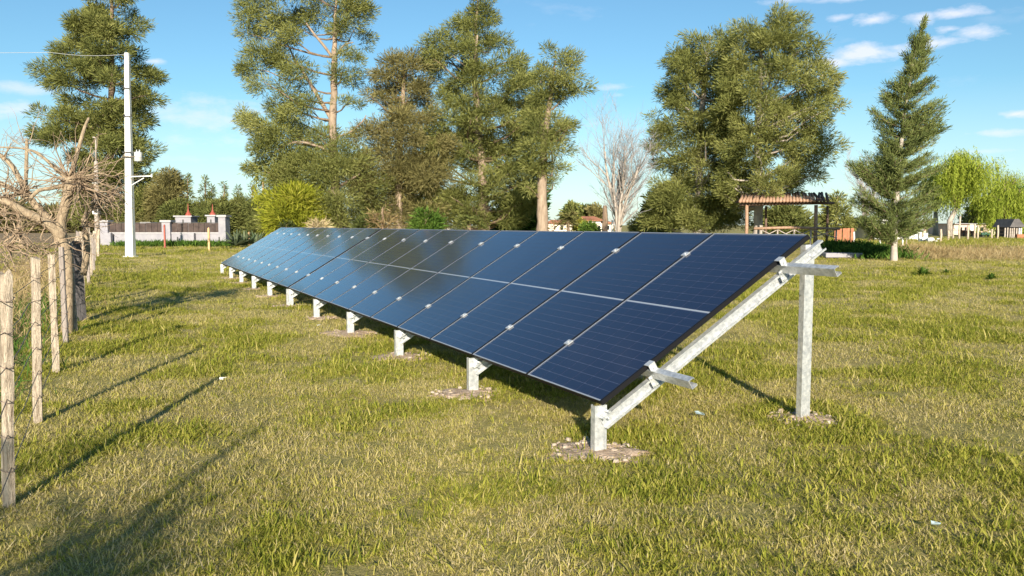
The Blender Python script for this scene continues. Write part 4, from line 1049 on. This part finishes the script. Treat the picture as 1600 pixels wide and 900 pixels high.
bare_tree('leafless pinkish tree behind the leaning conifer', 1350, 92, 246, 34, 6, 5, M['twig_pink'], M['bark_pale'], 1.0, .16, 4)
bare_tree('small leafless tree on the horizon by the dark post', 962, 120, 322, 20, 8, 5, M['twig_pink'], M['bark_brown'], 1.0, .12, 3)

# agaves and palms
def blades(name, c, n, L, W_, mt, parent, seed, lo=.15, hi=1.3, curve=.2, flat_=False, thick=True):
    r = np.random.default_rng(seed); V = []; Fc = []; Tn = []
    for k in range(n):
        a = r.uniform(0, 6.283); e = r.uniform(lo, hi); l = L * r.uniform(.7, 1.15); w = W_ * r.uniform(.8, 1.2)
        d = np.array([math.cos(a) * math.cos(e), math.sin(a) * math.cos(e), math.sin(e)]); sd = np.array([-math.sin(a), math.cos(a), 0])
        b = len(V); tn = r.uniform(.2, .9)
        nq = 5
        for i in range(nq):
            f = i / (nq - 1); p = np.array(c) + d * l * f + np.array([0, 0, -curve * l * f * f]); ww = w * (math.sin(math.pi * (.18 + .8 * f))) * (1 if i < nq - 1 else .1)
            V += [p - sd * ww / 2 + np.array([0, 0, ww * .2]), p, p + sd * ww / 2 + np.array([0, 0, ww * .2])]; Tn += [tn] * 3
        for i in range(nq - 1):
            q = b + i * 3; Fc += [(q, q + 1, q + 4, q + 3), (q + 1, q + 2, q + 5, q + 4)]
    me = bpy.data.meshes.new(name); fast_mesh(me, np.array(V), np.array(Fc))
    a_ = me.attributes.new('tone', 'FLOAT', 'POINT'); a_.data.foreach_set('value', np.array(Tn, np.float32)); me.materials.append(mt)
    o = bpy.data.objects.new(name, me); C.objects.link(o)
    if parent: o.parent = parent
    return o
for k, (px, py, Y, s, lab) in enumerate([(368, 378, 58, 1.5, 'grey green agave touching the end pillar of the wall'), (383, 378, 59, 1.5, 'middle grey green agave left of the timber pole'), (400, 376, 60, 1.4, 'grey green agave at the foot of the timber pole')]):
    c = at(px, 380, Y); c.z = .1
    o = blades('agave', c, 46, s, .16, M['agave'], None, 200 + k, .1, 1.4, .15); tag(o, lab, 'agave', 'agaves beside the wall')
def palm(label, px, py_top, Y, hgt, s, seed, mt='palm'):
    c = at(px, py_top, Y); t = thing('palm', label, 'palm', (c.x, c.y, gz(c.x, c.y)), group='small palms'); WS.append(t)
    mb = MB(); mb.tube([(c.x, c.y, -.1), (c.x, c.y, c.z)], [.16, .12], 8); mb.build('trunk', M['bark_brown'], t, True)
    r = np.random.default_rng(seed); Ps = []; Ds = []; Ls = []; Ts = []
    for k in range(30):
        a = r.uniform(0, 6.28); e = r.uniform(-.3, 1.2); l = s * r.uniform(.8, 1.2); u = np.linspace(.1, 1, 14)
        d = np.array([math.cos(a) * math.cos(e), math.sin(a) * math.cos(e), math.sin(e)])
        p = np.array(c) + d * (u * l)[:, None] + np.array([0, 0, -1]) * (u ** 2 * l * .55)[:, None]
        sd = np.array([-math.sin(a), math.cos(a), -.3])
        for sg in (-1, 1): Ps.append(p); Ds.append(sd * sg + d * .7 + r.normal(size=(14, 3)) * .1); Ls.append(np.full(14, s * .3)); Ts.append(np.full(14, r.uniform(.2, .9)))
    L = np.concatenate(Ls); sprays('fronds', np.concatenate(Ps), np.concatenate(Ds), L, L * .16, np.concatenate(Ts), M[mt], t, seed=seed)
palm('round headed palm left of the tiled house', 888, 345, 72, 2, 1.5, 301)
palm('dark palm under the tallest evergreen', 733, 346, 48, 1.6, 1.0, 302, 'dark_needles')
far_tree('shrub', 'golden yellow bush before the tiled house', 904, 366, 340, 10, 74, M['lime'], 310, 'round', 150, 12, None, .35, .10, 'shrub', tone=.95)
far_tree('shrub', 'green and yellow bush before the cream wall', 922, 368, 349, 14, 70, M['green_leaf'], 311, 'round', 150, 14, None, .35, .10, 'shrub', tone=.75)
# ------------------------------------------------------------------ pergola and the yard behind the conifer
YP4 = 43.5; zg = .43
def X(px, Y): return at(px, 360, Y).x
def Zp(py, Y): return at(800, py, Y).z
pg = thing('pergola', 'rustic log pergola with a slanting roof of orange brown poles', 'pergola', (X(1230, YP4), YP4, zg)); WS.append(pg)
def post(mb, px, Y, ztop, r): mb.tube([(X(px, Y), Y, zg - .3), (X(px, Y) + .02, Y, (zg + ztop) / 2), (X(px, Y), Y, ztop)], [r * 1.1, r, r * .95], 9)
zb = Zp(318, YP4)
for (px, Y, r, mt_) in ((1274, YP4, .10, 'log'), (1292, YP4 + 2.2, .07, 'log_dark'), (1166, YP4, .09, 'log'), (1196, YP4 + 2.2, .07, 'log_dark')):
    mb = MB(); post(mb, px, Y, zb - .08, r); mb.build('post', M[mt_], pg, True)
mb = MB(); mb.tube([(X(1155, YP4), YP4, zb - .07), (X(1230, YP4), YP4, zb + .0), (X(1302, YP4), YP4, zb + .03)], [.07, .075, .07], 8); mb.build('beam', M['log_dark'], pg, True)
mb = MB(); mb.tube([(X(1168, YP4), YP4 + 2.3, zb + .16), (X(1302, YP4), YP4 + 2.3, zb + .22)], .07, 8); mb.build('beam', M['log_dark'], pg, True)
nl = 27
for k in range(nl):
    f = k / (nl - 1); px = 1157 + 135 * f; x = X(px, YP4)
    dark = k >= nl - 4
    mb = MB(); z = zb + .12 + .05 * f
    mb.tube([(x - .18, YP4 - .45, z - .03), (x + .38 + random.uniform(-.05, .05), YP4 + 1.2, z + .24), (x + .95 + random.uniform(-.1, .1), YP4 + 2.9, z + .50 + random.uniform(-.03, .04))], [.085, .08, .07], 8)
    mb.build('roof_pole', M['log_dark' if dark else 'log'], pg, True)
# rail fence under the pergola
rf = thing('rail_fence', 'low fence with an orange brown top rail and pale posts under the pergola', 'fence', (X(1240, 42.5), 42.5, zg)); WS.append(rf)
Yr = 42.6
mb = MB(); mb.tube([(X(1178, Yr), Yr, Zp(357, Yr)), (X(1235, Yr), Yr, Zp(355.5, Yr)), (X(1312, Yr), Yr, Zp(357.5, Yr))], [.07, .075, .06], 8); mb.build('top_rail', M['log'], rf, True)
for px in (1190, 1216, 1242, 1268, 1308):
    mb = MB(); mb.tube([(X(px, Yr), Yr + .1, zg - .3), (X(px, Yr), Yr + .1, Zp(358, Yr))], [.05, .045], 7); mb.build('post', M['bark_pale'], rf, True)
for a_, b_ in ((1190, 1216), (1216, 1242), (1242, 1268), (1268, 1308)):
    for s_ in (0, 1):
        mb = MB(); y0, y1 = (359, 372) if s_ == 0 else (372, 359)
        mb.tube([(X(a_, Yr), Yr + .1 + .07 * s_ - .035, Zp(y0, Yr)), (X(b_, Yr), Yr + .1 + .07 * s_ - .035, Zp(y1, Yr))], .025, 6); mb.build('brace', M['bark_pale'], rf, True)
# board stack by the pergola
Yc = 47.5
cr = thing('board_screen', 'reddish brown board screen standing on the grass right of the pergola', 'wooden screen', (X(1320, Yc), Yc, zg)); WS.append(cr)
xs0 = 1304; wds = [6.5, 5, 1.5, 7, 4, 1.5, 5]
for k, w in enumerate(wds):
    if w > 2:
        mb = MB(); mb.box((X(xs0, Yc) + .004, Yc + .01 * (k % 3), zg - .1), (X(xs0 + w, Yc) - .004, Yc + .05 + .01 * (k % 3), Zp(356.4 + random.uniform(0, .8), Yc))); mb.build('board', M['crate'], cr)
    xs0 += w
for y_ in (359, 368): mb = MB(); mb.box((X(1304, Yc), Yc + .08, Zp(y_, Yc) - .05), (X(1334, Yc), Yc + .12, Zp(y_, Yc) + .05)); mb.build('batten', M['log_dark'], cr)
def white_stake(px, ty, Y, lab, w=.09, mt='white_paint', grp='pale posts of the paddock'):
    z0_ = gz(X(px, Y), Y); mb = MB(); x = X(px, Y); zt = Zp(ty, Y)
    mb.tube([(x, Y, z0_ - .2), (x + random.uniform(-.03, .03), Y, (z0_ + zt) / 2), (x, Y, zt - .03), (x, Y, zt)], [w * .55, w * .52, w * .5, w * .3], 7)
    o = mb.build('pale_post', M[mt], None, True); tag(o, lab, 'post', grp); return o
white_stake(1334.5, 362, 46, 'short pale post at the right end of the reddish screen')
white_stake(1376, 366, 44, 'short cream post on the lawn left of the conifer trunk')
white_stake(1411, 364, 44, 'thin cream post on the lawn right of the conifer trunk')
white_stake(1417, 366, 45, 'second thin post right of the conifer trunk', .07, 'bark_pale')
white_stake(957, 344, 58, 'left of two white posts below the leafless grey tree', .16)
white_stake(962, 349, 60, 'right of two white posts below the leafless grey tree', .09)
mb = MB(); x = X(945, 90); mb.tube([(x, 90, -.2), (x + .02, 90, Zp(336, 90)), (x, 90, Zp(321, 90))], [.35, .3, .22], 8); o = mb.build('dead_trunk', M['bark_brown']); tag(o, 'dark limbless trunk left of the leafless grey tree', 'tree trunk')
mb = MB(); mb.box((X(1288, 38.5), 38.2, gz(16, 38.4) + .0), (X(1345, 38.5), 39.0, gz(16, 38.4) + .22)); o = mb.build('stone_slab', M['grey_render'], bevel=.03); tag(o, 'long grey slab lying on the bank behind the steel rafter end', 'slab')

# white house behind the conifer
YH = 63; zh = .45
wh = thing('white_house', 'low white house with small windows half hidden by the leaning conifer', 'house', (X(1410, YH), YH, zh)); WS.append(wh)
blk('wall', M['white_wall'], X(1366, YH), X(1412, YH), 0, Zp(341, YH), YH, YH + 5, wh)
blk('wall', M['white_wall'], X(1412, YH) + .01, X(1450, YH), 0, Zp(345, YH), YH + .6, YH + 5, wh)
blk('wall', M['pink'], X(1450, YH) + .01, X(1456, YH), 0, Zp(353, YH), YH + .9, YH + 5, wh)
mb = MB(); mb.box((X(1364, YH), YH - .35, Zp(341, YH) + .002), (X(1414, YH), YH + 5.3, Zp(339, YH))); mb.build('roof', M['cap'], wh)
mb = MB(); mb.box((X(1414, YH) + .02, YH + .3, Zp(345, YH) + .002), (X(1452, YH), YH + 5.3, Zp(343.5, YH))); mb.build('roof', M['cap'], wh)
for (xa, xb, ya, yb_, dy) in ((1371, 1376, 345, 352, 0), (1386, 1391, 350, 358, 0), (1396, 1402, 347, 368, 0), (1419, 1424, 350, 357, .6), (1434, 1440, 350, 357, .6)):
    w_ = blk('window', M['glass'], X(xa, YH), X(xb, YH), Zp(yb_, YH), Zp(ya, YH), YH + dy - .03, YH + dy - .004, wh)
    mb = MB(); mb.box((X(xa, YH) - .06, YH + dy - .07, Zp(yb_, YH) - .08), (X(xb, YH) + .06, YH + dy - .035, Zp(yb_, YH))); mb.build('sill', M['white_paint'], w_)
    mb = MB(); xm = (X(xa, YH) + X(xb, YH)) / 2; mb.box((xm - .03, YH + dy - .05, Zp(yb_, YH)), (xm + .03, YH + dy - .032, Zp(ya, YH))); mb.build('mullion', M['white_paint'], w_)
mb = MB(); blk('parapet', M['white_paint'], X(1436, 58), X(1449, 58), .3, Zp(364, 58), 57.9, 58.1, wh)
hp = MB()
for k in range(16): chip(hp, Vector((X(1452, 55) + random.gauss(0, .35), 55 + random.gauss(0, .3), gz(X(1452, 55), 55) + abs(random.gauss(.1, .06)))), random.uniform(.12, .28))
o = hp.build('rubble_heap', M['white_paint']); tag(o, 'small heap of white rubble beside the white house', 'rubble heap')

# long pink shed, huts and clutter at the far right
YK = 96
ps = thing('pink_shed', 'long low pinkish shed behind the pale posts at the right', 'shed', (X(1525, YK), YK, .45)); WS.append(ps)
blk('wall', M['pink'], X(1490, YK), X(1545, YK), 0, Zp(350, YK), YK, YK + 6, ps)
blk('wall', M['white_wall'], X(1513, YK), X(1524, YK), .5, Zp(351, YK), YK - .25, YK - .01, ps)
blk('wall', M['cream'], X(1545, YK) + .01, X(1563, YK), 0, Zp(351, YK), YK + .2, YK + 6, ps)
mb = MB(); mb.box((X(1488, YK), YK - .4, Zp(350, YK) + .003), (X(1565, YK), YK + 6.4, Zp(349, YK))); mb.build('roof', M['cap'], ps)
for (a_, b_) in ((1500, 1503), (1507, 1510), (1532, 1536)): blk('window', M['glass'], X(a_, YK), X(b_, YK), Zp(361, YK), Zp(355, YK), YK - .06, YK - .004, ps)
for k in range(14): blk('board', M['crate'] if k % 3 else M['mesh_brown'], X(1499 + k * 2, 88), X(1500.3 + k * 2, 88), .4, Zp(360 + random.uniform(-1, 1), 88), 87.9, 88.0, ps)
gt = thing('green_trough', 'dark green covered trough on the grass before the pink shed', 'trough', (X(1540, 80), 80, .45)); WS.append(gt)
mb = MB(); mb.box((X(1530, 80), 79.5, .6), (X(1548, 80), 80.5, Zp(363, 80))); mb.build('body', M['green_tarp'], gt, bevel=.08)
for px in (1532, 1546): mb = MB(); mb.box((X(px, 80), 79.6, .4), (X(px, 80) + .12, 80.4, .6)); mb.build('foot', M['iron'], gt)
yb3 = thing('yellow_slide', 'yellow orange play frame between shed and willow', 'play frame', (X(1553, 84), 84, .45)); WS.append(yb3)
for px in (1550, 1556): mb = MB(); mb.tube([(X(px, 84), 84, .3), (X(px, 84) + .1, 84, Zp(352, 84))], .09, 7); mb.build('post', M['yellow'], yb3, True)
mb = MB(); mb.box((X(1549, 84), 83.8, Zp(356, 84)), (X(1558, 84), 84.4, Zp(354, 84))); mb.build('deck', M['yellow'], yb3)
mb = MB(); mb.prism([(0, 0), (.1, 0), (.1, .6), (0, .6)], (X(1557, 84), 83.9, Zp(355, 84)), (X(1563, 84), 83.2, .55), Vector((0, 0, 1)), Vector((0, 1, 0))); mb.build('slide', M['cream'], yb3)
YQ = 72
hu = thing('dark_hut', 'small dark roofed hut with pale upright slats at the right edge', 'hut', (X(1587, YQ), YQ, .45)); WS.append(hu)
xa, xb = X(1577, YQ), X(1596, YQ); zt = Zp(355, YQ)
blk('wall', M['mesh_brown'], xa, xb, .3, zt, YQ, YQ + 2, hu)
mb = MB(); xm = X(1583, YQ); mb.add([(xa - .15, YQ - .3, zt), (xb + .2, YQ - .3, zt), (xm + .3, YQ - .3, Zp(342, YQ)), (xm - .1, YQ - .3, Zp(342, YQ)), (xa - .15, YQ + 2.3, zt), (xb + .2, YQ + 2.3, zt), (xm + .3, YQ + 2.3, Zp(342, YQ)), (xm - .1, YQ + 2.3, Zp(342, YQ))], [(0, 1, 2, 3), (7, 6, 5, 4), (0, 4, 5, 1), (1, 5, 6, 2), (2, 6, 7, 3), (3, 7, 4, 0)]); mb.build('roof', M['dark_hut'], hu)
for px in (1569.5, 1573.5, 1577.5, 1580.5, 1583.5, 1587.5, 1591.5, 1594.5):
    mb = MB(); mb.box((X(px, YQ) - .05, YQ - .12, .3), (X(px, YQ) + .05, YQ - .03, Zp(355.5 + random.uniform(0, 1.5), YQ))); mb.build('slat', M['white_paint'] if px > 1590 else M['bark_pale'], hu)
blk('low_wall', M['crate'], X(1590, 68), X(1640, 68), .3, Zp(366, 68), 68, 68.3, hu)
# paddock posts and wires
pf = thing('paddock_fence', 'thin pale post and wire fence on the bank at the right', 'fence', (X(1500, 60), 60, .45)); WS.append(pf)
pads = [(1443, 360, 57), (1470, 358, 53), (1482, 360, 62), (1499.5, 338, 66), (1512.5, 352, 62), (1523, 350, 66), (1528.5, 352, 64), (1559, 352, 66), (1470, 362, 70), (1490, 358, 66), (1550, 358, 66)]
for (px, ty, Y) in pads:
    mb = MB(); x = X(px, Y); mb.tube([(x, Y, .2), (x + random.uniform(-.05, .05), Y, 1.0), (x, Y, Zp(ty, Y))], [.085, .075, .07], 7); mb.build('post', M['wood'], pf, True)
for z in (.9, 1.2):
    mb = MB(); mb.tube([(X(px, Y), Y, z) for px, ty, Y in sorted(pads[:8])] + [(X(1640, 66), 66, z)], .008, 4); mb.build('wire', M['wire'], pf)

# tiled house in the gap and the pink garden wall behind the trees
YT = 112
th_ = thing('tiled_house', 'cream house with an orange tiled roof seen far off through the gap', 'house', (X(910, YT), YT, 0)); WS.append(th_)
blk('wall', M['cream'], X(858, YT), X(955, YT), -.1, Zp(349, YT), YT, YT + 9, th_)
blk('wall', M['white_wall'], X(905, YT), X(938, YT), Zp(349, YT), Zp(345, YT), YT - .3, YT + 8, th_)
def hip(px0, px1, y_e, y_r, Y0, dpt, parent):
    x0, x1 = X(px0, YT), X(px1, YT); ze, zr = Zp(y_e, YT), Zp(y_r, YT); xi = (x1 - x0) * .25; mb = MB()
    mb.add([(x0, Y0, ze), (x1, Y0, ze), (x1, Y0 + dpt, ze), (x0, Y0 + dpt, ze), (x0 + xi, Y0 + dpt / 2, zr), (x1 - xi, Y0 + dpt / 2, zr)], [(0, 1, 5, 4), (1, 2, 5), (2, 3, 4, 5), (3, 0, 4), (0, 3, 2, 1)])
    n = 16
    for k in range(n + 1):   # tile ribs
        f = k / n; xt = x0 + (x1 - x0) * f; xr = x0 + xi + (x1 - x0 - 2 * xi) * f
        mb.tube([(xt, Y0, ze + .05), (xr, Y0 + dpt / 2, zr + .04)], .07, 4)
    mb.build('roof', M['roof'], parent)
hip(903, 942, 345, 338.5, YT - .8, 9, th_); hip(852, 903, 349, 344, YT - .6, 9, th_); hip(942, 958, 349, 346, YT - .6, 9, th_)
for px in (864, 876, 894, 914, 924, 934, 948): blk('window', M['glass'], X(px, YT), X(px + 4, YT), Zp(359, YT), Zp(352.5, YT), YT - .06, YT - .004, th_)
gw = thing('garden_wall', 'low pink brick coloured garden wall glimpsed behind the tree trunks', 'wall', (X(680, 84), 84, 0)); WS.append(gw)
for k, (xa, xb, yt) in enumerate([(505, 540, 346), (540, 625, 352), (625, 660, 351), (660, 745, 356), (745, 775, 350), (775, 850, 353), (850, 866, 350)]):
    blk('wall_section', M['pink'] if k % 2 == 0 else M['cream'], X(xa, 84) + .004, X(xb, 84) - .004, -.1, Zp(yt, 84), 84 + .05 * (k % 2), 84.4, gw)
far_tree('shrub', 'blackish shrub peeping over the far top corner of the panels', 448, 362, 347, 10, 48, M['dark_needles'], 320, 'round', 160, 12, None, .35, .07, 'shrub', tone=.05)
far_tree('shrub', 'dry straw coloured fronds over the far panels below the lime bush', 492, 364, 346, 16, 47, M['dry'], 321, 'round', 80, 12, None, .5, .05, 'shrub', tone=.9)
# distant field hedge on the left horizon
for k, (cx, ty, hw, lab) in enumerate([(12, 338, 60, 'distant brown hedge at the far left horizon behind the bare twigs'), (110, 340, 50, 'distant brown hedge between the bare tree and the slim pole')]):
    far_tree('hedge', lab, cx, 354, ty, hw, 170, M['casuarina_brown'], 330 + k, 'round', 14, 30, None, 1.2, .4, 'hedge', tone=.3)

# ------------------------------------------------------------------ weeds
r = np.random.default_rng(77)
def weed(label, px, py, n, L, w, seed, mt='green_leaf', cat='weed', grp='leafy weeds', lo=.3, hi=1.4):
    p = gp(px, py); p.z = gz(p.x, p.y) + .0
    o = blades('weed', (0, 0, 0), n, L, w, M[mt], None, seed, lo, hi, .35); o.location = p; tag(o, label, cat, grp)
weed('round green weed clump on the lawn right of the steel rafter', 1441, 431, 90, .45, .06, 400)
weed('small green weed far right of the lawn', 1548, 437, 50, .32, .05, 401)
weed('small weed right of the bigger round weed clump', 1478, 428, 40, .3, .05, 402)
# strip of lush weeds at the wall foot and behind the steel rafter
def weed_strip(name, label, pts, n, L, w, mt, spread, seed):
    r = np.random.default_rng(seed); P = []; 
    for k in range(n):
        i = r.integers(len(pts) - 1); f = r.uniform(); a_, b_ = pts[i], pts[i + 1]
        x = a_[0] * (1 - f) + b_[0] * f + r.normal(0, spread[0]); y = a_[1] * (1 - f) + b_[1] * f + r.normal(0, spread[1]); P.append((x, y))
    P = np.array(P); z = gh(P[:, 0], P[:, 1])
    P3 = np.column_stack([P, z]); d = r.normal(size=(n, 3)) * .55; d[:, 2] = np.abs(d[:, 2]) + .55
    Lv = r.uniform(.5, 1.3, n) * L; o = sprays(name, P3, d, Lv, Lv * w, np.clip(r.normal(.45, .2, n), 0, 1), M[mt], None, droop=.2, seed=seed, kind='stuff'); tag(o, label); return o
weed_strip('wall_weeds', 'lush green weeds along the foot of the grey wall', [(X(185, 60), 60.5), (X(350, 60), 60.5)], 5000, .55, .12, 'green_leaf', (.4, .5), 500)
weed_strip('bank_weeds', 'dark green weeds on the bank behind the rafter end', [(X(1320, 40), 40.5), (X(1392, 40), 40.0)], 9000, .42, .14, 'green_leaf', (.3, 1.2), 501)
weed_strip('bank_straw', 'tangled dry stalks on the bank at the right', [(X(1408, 39), 39), (X(1640, 39), 39)], 9000, .42, .035, 'dry', (.4, 1.6), 502)
weed_strip('fence_straw', 'dry stalks and weeds behind the wire fence', [(FA.x - 1.3 - 2.2, FA.y - 1), (FA.x + FDIR.x * 10 - 1.6, FA.y + FDIR.y * 10), (FA.x + FDIR.x * 34 - 1.8, FA.y + FDIR.y * 34)], 15000, .34, .03, 'dry', (.7, .4), 503)
weed_strip('fence_weeds', 'green weeds behind the wire fence', [(FA.x + FDIR.x * 2 - .9, FA.y + FDIR.y * 2), (FA.x + FDIR.x * 14 - 1.0, FA.y + FDIR.y * 14)], 2200, .24, .07, 'green_leaf', (.35, .4), 504)
# litter
for k, (px, py, s, lab) in enumerate([(500, 515, .04, 'small pale scrap on the grass left of the row'), (1094, 655, .05, 'tiny blue grey scrap on the grass below the low purlin end'), (348, 602, .035, 'white scrap on the grass in the left meadow'), (1465, 838, .04, 'pale bluish wrapper scrap on the grass at the lower right')]):
    p = gp(px, py); mb = MB(); vs = [(p.x + random.uniform(-s, s), p.y + random.uniform(-s, s), gz(p.x, p.y) + .045 + random.uniform(0, .03)) for _ in range(6)]
    mb.add(vs, [(0, 1, 2), (0, 2, 3), (1, 4, 2), (2, 4, 5)]); o = mb.build('scrap', M['plastic_blue'] if k in (1, 3) else M['white_paint']); tag(o, lab, 'litter', 'scraps on the grass')
    sm = o.modifiers.new('thick', 'SOLIDIFY'); sm.thickness = .004

# ------------------------------------------------------------------ grass: tufts instanced over the meadow
tuft_col = bpy.data.collections.new('grass_tufts')
def tuft(name, n, hgt, wid, tone, spread, seed, curl=.9, lay=.55):
    r = np.random.default_rng(seed); V = []; Fc = []; Tn = []
    for k in range(n):
        a = r.uniform(0, 6.283); rr = r.uniform(0, spread); b = np.array([math.cos(a) * rr, math.sin(a) * rr, -.008])
        az_ = r.uniform(0, 6.283); e = r.uniform(1.45 - lay * 1.5, 1.5); h = hgt * r.uniform(.45, 1.25); w = wid * r.uniform(.7, 1.25); cv = r.uniform(.1, curl)
        hd = np.array([math.cos(az_), math.sin(az_), 0]); sd = np.array([-math.sin(az_ + r.uniform(-.6, .6)), math.cos(az_), 0]); q0 = len(V); tn = np.clip(r.normal(*tone), 0, 1)
        p = b.copy(); ang = e
        for i in range(4):
            ww = w * (1.0, .95, .65, .06)[i]
            V += [p - sd * ww / 2, p + sd * ww / 2]; Tn += [tn, tn]
            p = p + (hd * math.cos(ang) + np.array([0, 0, math.sin(ang)])) * h / 3; ang -= cv * .75
        for i in range(3): q = q0 + i * 2; Fc.append((q, q + 1, q + 3, q + 2))
    me = bpy.data.meshes.new(name); fast_mesh(me, np.array(V), np.array(Fc))
    a_ = me.attributes.new('tone', 'FLOAT', 'POINT'); a_.data.foreach_set('value', np.array(Tn, np.float32)); me.materials.append(M['grass'])
    o = bpy.data.objects.new(name, me); tuft_col.objects.link(o); return o
# 0-3 green, 4-7 mixed, 8-11 straw
for k in range(4): tuft(f'tuft_{k:02d}', 20, .054, .0052, (.31, .18), .06, 600 + k, 1.1, .62)
for k in range(4, 8): tuft(f'tuft_{k:02d}', 20, .050, .0046, (.45, .21), .07, 600 + k, 1.3, .80)
for k in range(8, 12): tuft(f'tuft_{k:02d}', 20, .048, .0040, (.68, .18), .08, 600 + k, 1.5, .95)
for k in range(12, 15): tuft(f'tuft_{k:02d}', 9, .070, .0068, (.36, .15), .045, 600 + k, 1.1, .75)   # coarse broad blades
r = np.random.default_rng(99)
def ring_points(y0, y1, dens, half=.92):
    n = int(dens * half * (y1 ** 2 - y0 ** 2) + dens * 2.0 * (y1 - y0))
    y = np.sqrt(r.uniform(y0 ** 2, y1 ** 2, n)); x = r.uniform(-1, 1, n) * (half * y + 1.0)
    return np.column_stack([x, y])
lay = [(1.0, 5.0, 760, 1.0), (5.0, 9.0, 560, 1.05), (9.0, 15, 260, 1.25), (15, 25, 100, 1.6), (25, 42, 36, 2.2), (42, 70, 10, 3.2)]
PP = []; SC = []
for (y0, y1, dn, s) in lay:
    p = ring_points(y0, y1, dn); PP.append(p); SC.append(np.full(len(p), s))
P = np.concatenate(PP); SC = np.concatenate(SC)
keep = np.ones(len(P), bool)
for (x, y, rr) in soil_spots:
    d = np.hypot(P[:, 0] - x, P[:, 1] - y); keep &= ~(d < rr * (.32 + .75 * r.uniform(size=len(P))))
f_side = fence_side(P[:, 0], P[:, 1]); keep &= (f_side > -.5) | (r.uniform(size=len(P)) < .25)
pat = fbm(P[:, 0] * 1.15 + 40, P[:, 1] * 1.15 + 40, 4)
pat2 = fbm(P[:, 0] * .16 + 9, P[:, 1] * .16 + 3, 3)
thin = fbm(P[:, 0] * 1.7 + 3, P[:, 1] * 1.7 + 60, 3)
keep &= ~((thin < .39) & (r.uniform(size=len(P)) < .6))
P, SC, pat, pat2, thin = P[keep], SC[keep], pat[keep], pat2[keep], thin[keep]
n = len(P)
val = (pat - .5) * 4.6 + (pat2 - .5) * 1.6 + r.normal(0, .30, n)
# greener in the near left and along the fence
val += .22 * (1 - smooth(0, 5, fence_side(P[:, 0], P[:, 1]))) + .12 * (1 - smooth(3.0, 6.0, P[:, 1])) - .10
kind_ = np.where(val > .40, 0, np.where(val > -.15, 1, 2))
ti = kind_ * 4 + r.integers(0, 4, n)
ti = np.where((r.uniform(size=n) < np.where(kind_ == 0, .16, .02)) & (P[:, 1] < 16), 12 + r.integers(0, 3, n), ti)
zz = gh(P[:, 0], P[:, 1])
scl = SC * np.clip(r.normal(1, .22, n), .5, 1.7) * np.where(kind_ == 0, 1.0 + np.clip(val - .3, 0, .6) * .6, 1.0)
rot = np.column_stack([r.normal(0, .16, n), r.normal(0, .16, n), r.uniform(0, 6.283, n)])
me = bpy.data.meshes.new('grass'); me.vertices.add(n); me.vertices.foreach_set('co', np.column_stack([P, zz]).astype(np.float32).ravel())
for nm, ty, dat in (('rot', 'FLOAT_VECTOR', rot), ('scl', 'FLOAT', scl), ('ti', 'INT', ti)):
    a_ = me.attributes.new(nm, ty, 'POINT'); a_.data.foreach_set('vector' if ty == 'FLOAT_VECTOR' else 'value', dat.astype(np.int32 if ty == 'INT' else np.float32).ravel())
me.update()
grass = bpy.data.objects.new('grass', me); C.objects.link(grass); tag(grass, 'short coarse meadow grass, green mixed with straw', 'grass', kind='stuff')
ng = bpy.data.node_groups.new('grass_scatter', 'GeometryNodeTree')
ng.interface.new_socket('Geometry', in_out='INPUT', socket_type='NodeSocketGeometry'); ng.interface.new_socket('Geometry', in_out='OUTPUT', socket_type='NodeSocketGeometry')
gi = ng.nodes.new('NodeGroupInput'); go = ng.nodes.new('NodeGroupOutput'); ip = ng.nodes.new('GeometryNodeInstanceOnPoints'); ci = ng.nodes.new('GeometryNodeCollectionInfo')
ci.inputs['Collection'].default_value = tuft_col; ci.inputs['Separate Children'].default_value = True; ci.inputs['Reset Children'].default_value = True
def na(nm, ty):
    q = ng.nodes.new('GeometryNodeInputNamedAttribute'); q.data_type = ty; q.inputs['Name'].default_value = nm; return q.outputs['Attribute']
ng.links.new(gi.outputs[0], ip.inputs['Points']); ng.links.new(ci.outputs[0], ip.inputs['Instance']); ip.inputs['Pick Instance'].default_value = True
ng.links.new(na('ti', 'INT'), ip.inputs['Instance Index']); ng.links.new(na('rot', 'FLOAT_VECTOR'), ip.inputs['Rotation']); ng.links.new(na('scl', 'FLOAT'), ip.inputs['Scale'])
ng.links.new(ip.outputs[0], go.inputs[0])
grass.modifiers.new('scatter', 'NODES').node_group = ng

# parts above were modelled in world coordinates: hang them from the thing's base
for t in WS:
    inv = Matrix.Translation(-Vector(t.location))
    for chd in t.children: chd.matrix_parent_inverse = inv

# unseen copy of the pollarded tree, added to throw broken shadow on the lawn
shadow_copy = copy_tree(POL); off_ = Vector((-1.75, -3.5, 0)) - Vector(POL.location); shadow_copy.location = Vector(POL.location) + off_
for chd in shadow_copy.children: chd.matrix_parent_inverse = Matrix.Translation(-Vector(POL.location))
shadow_copy['label'] = 'added copy of the bare pollarded tree, unseen left of the viewer, for its lawn shadow'
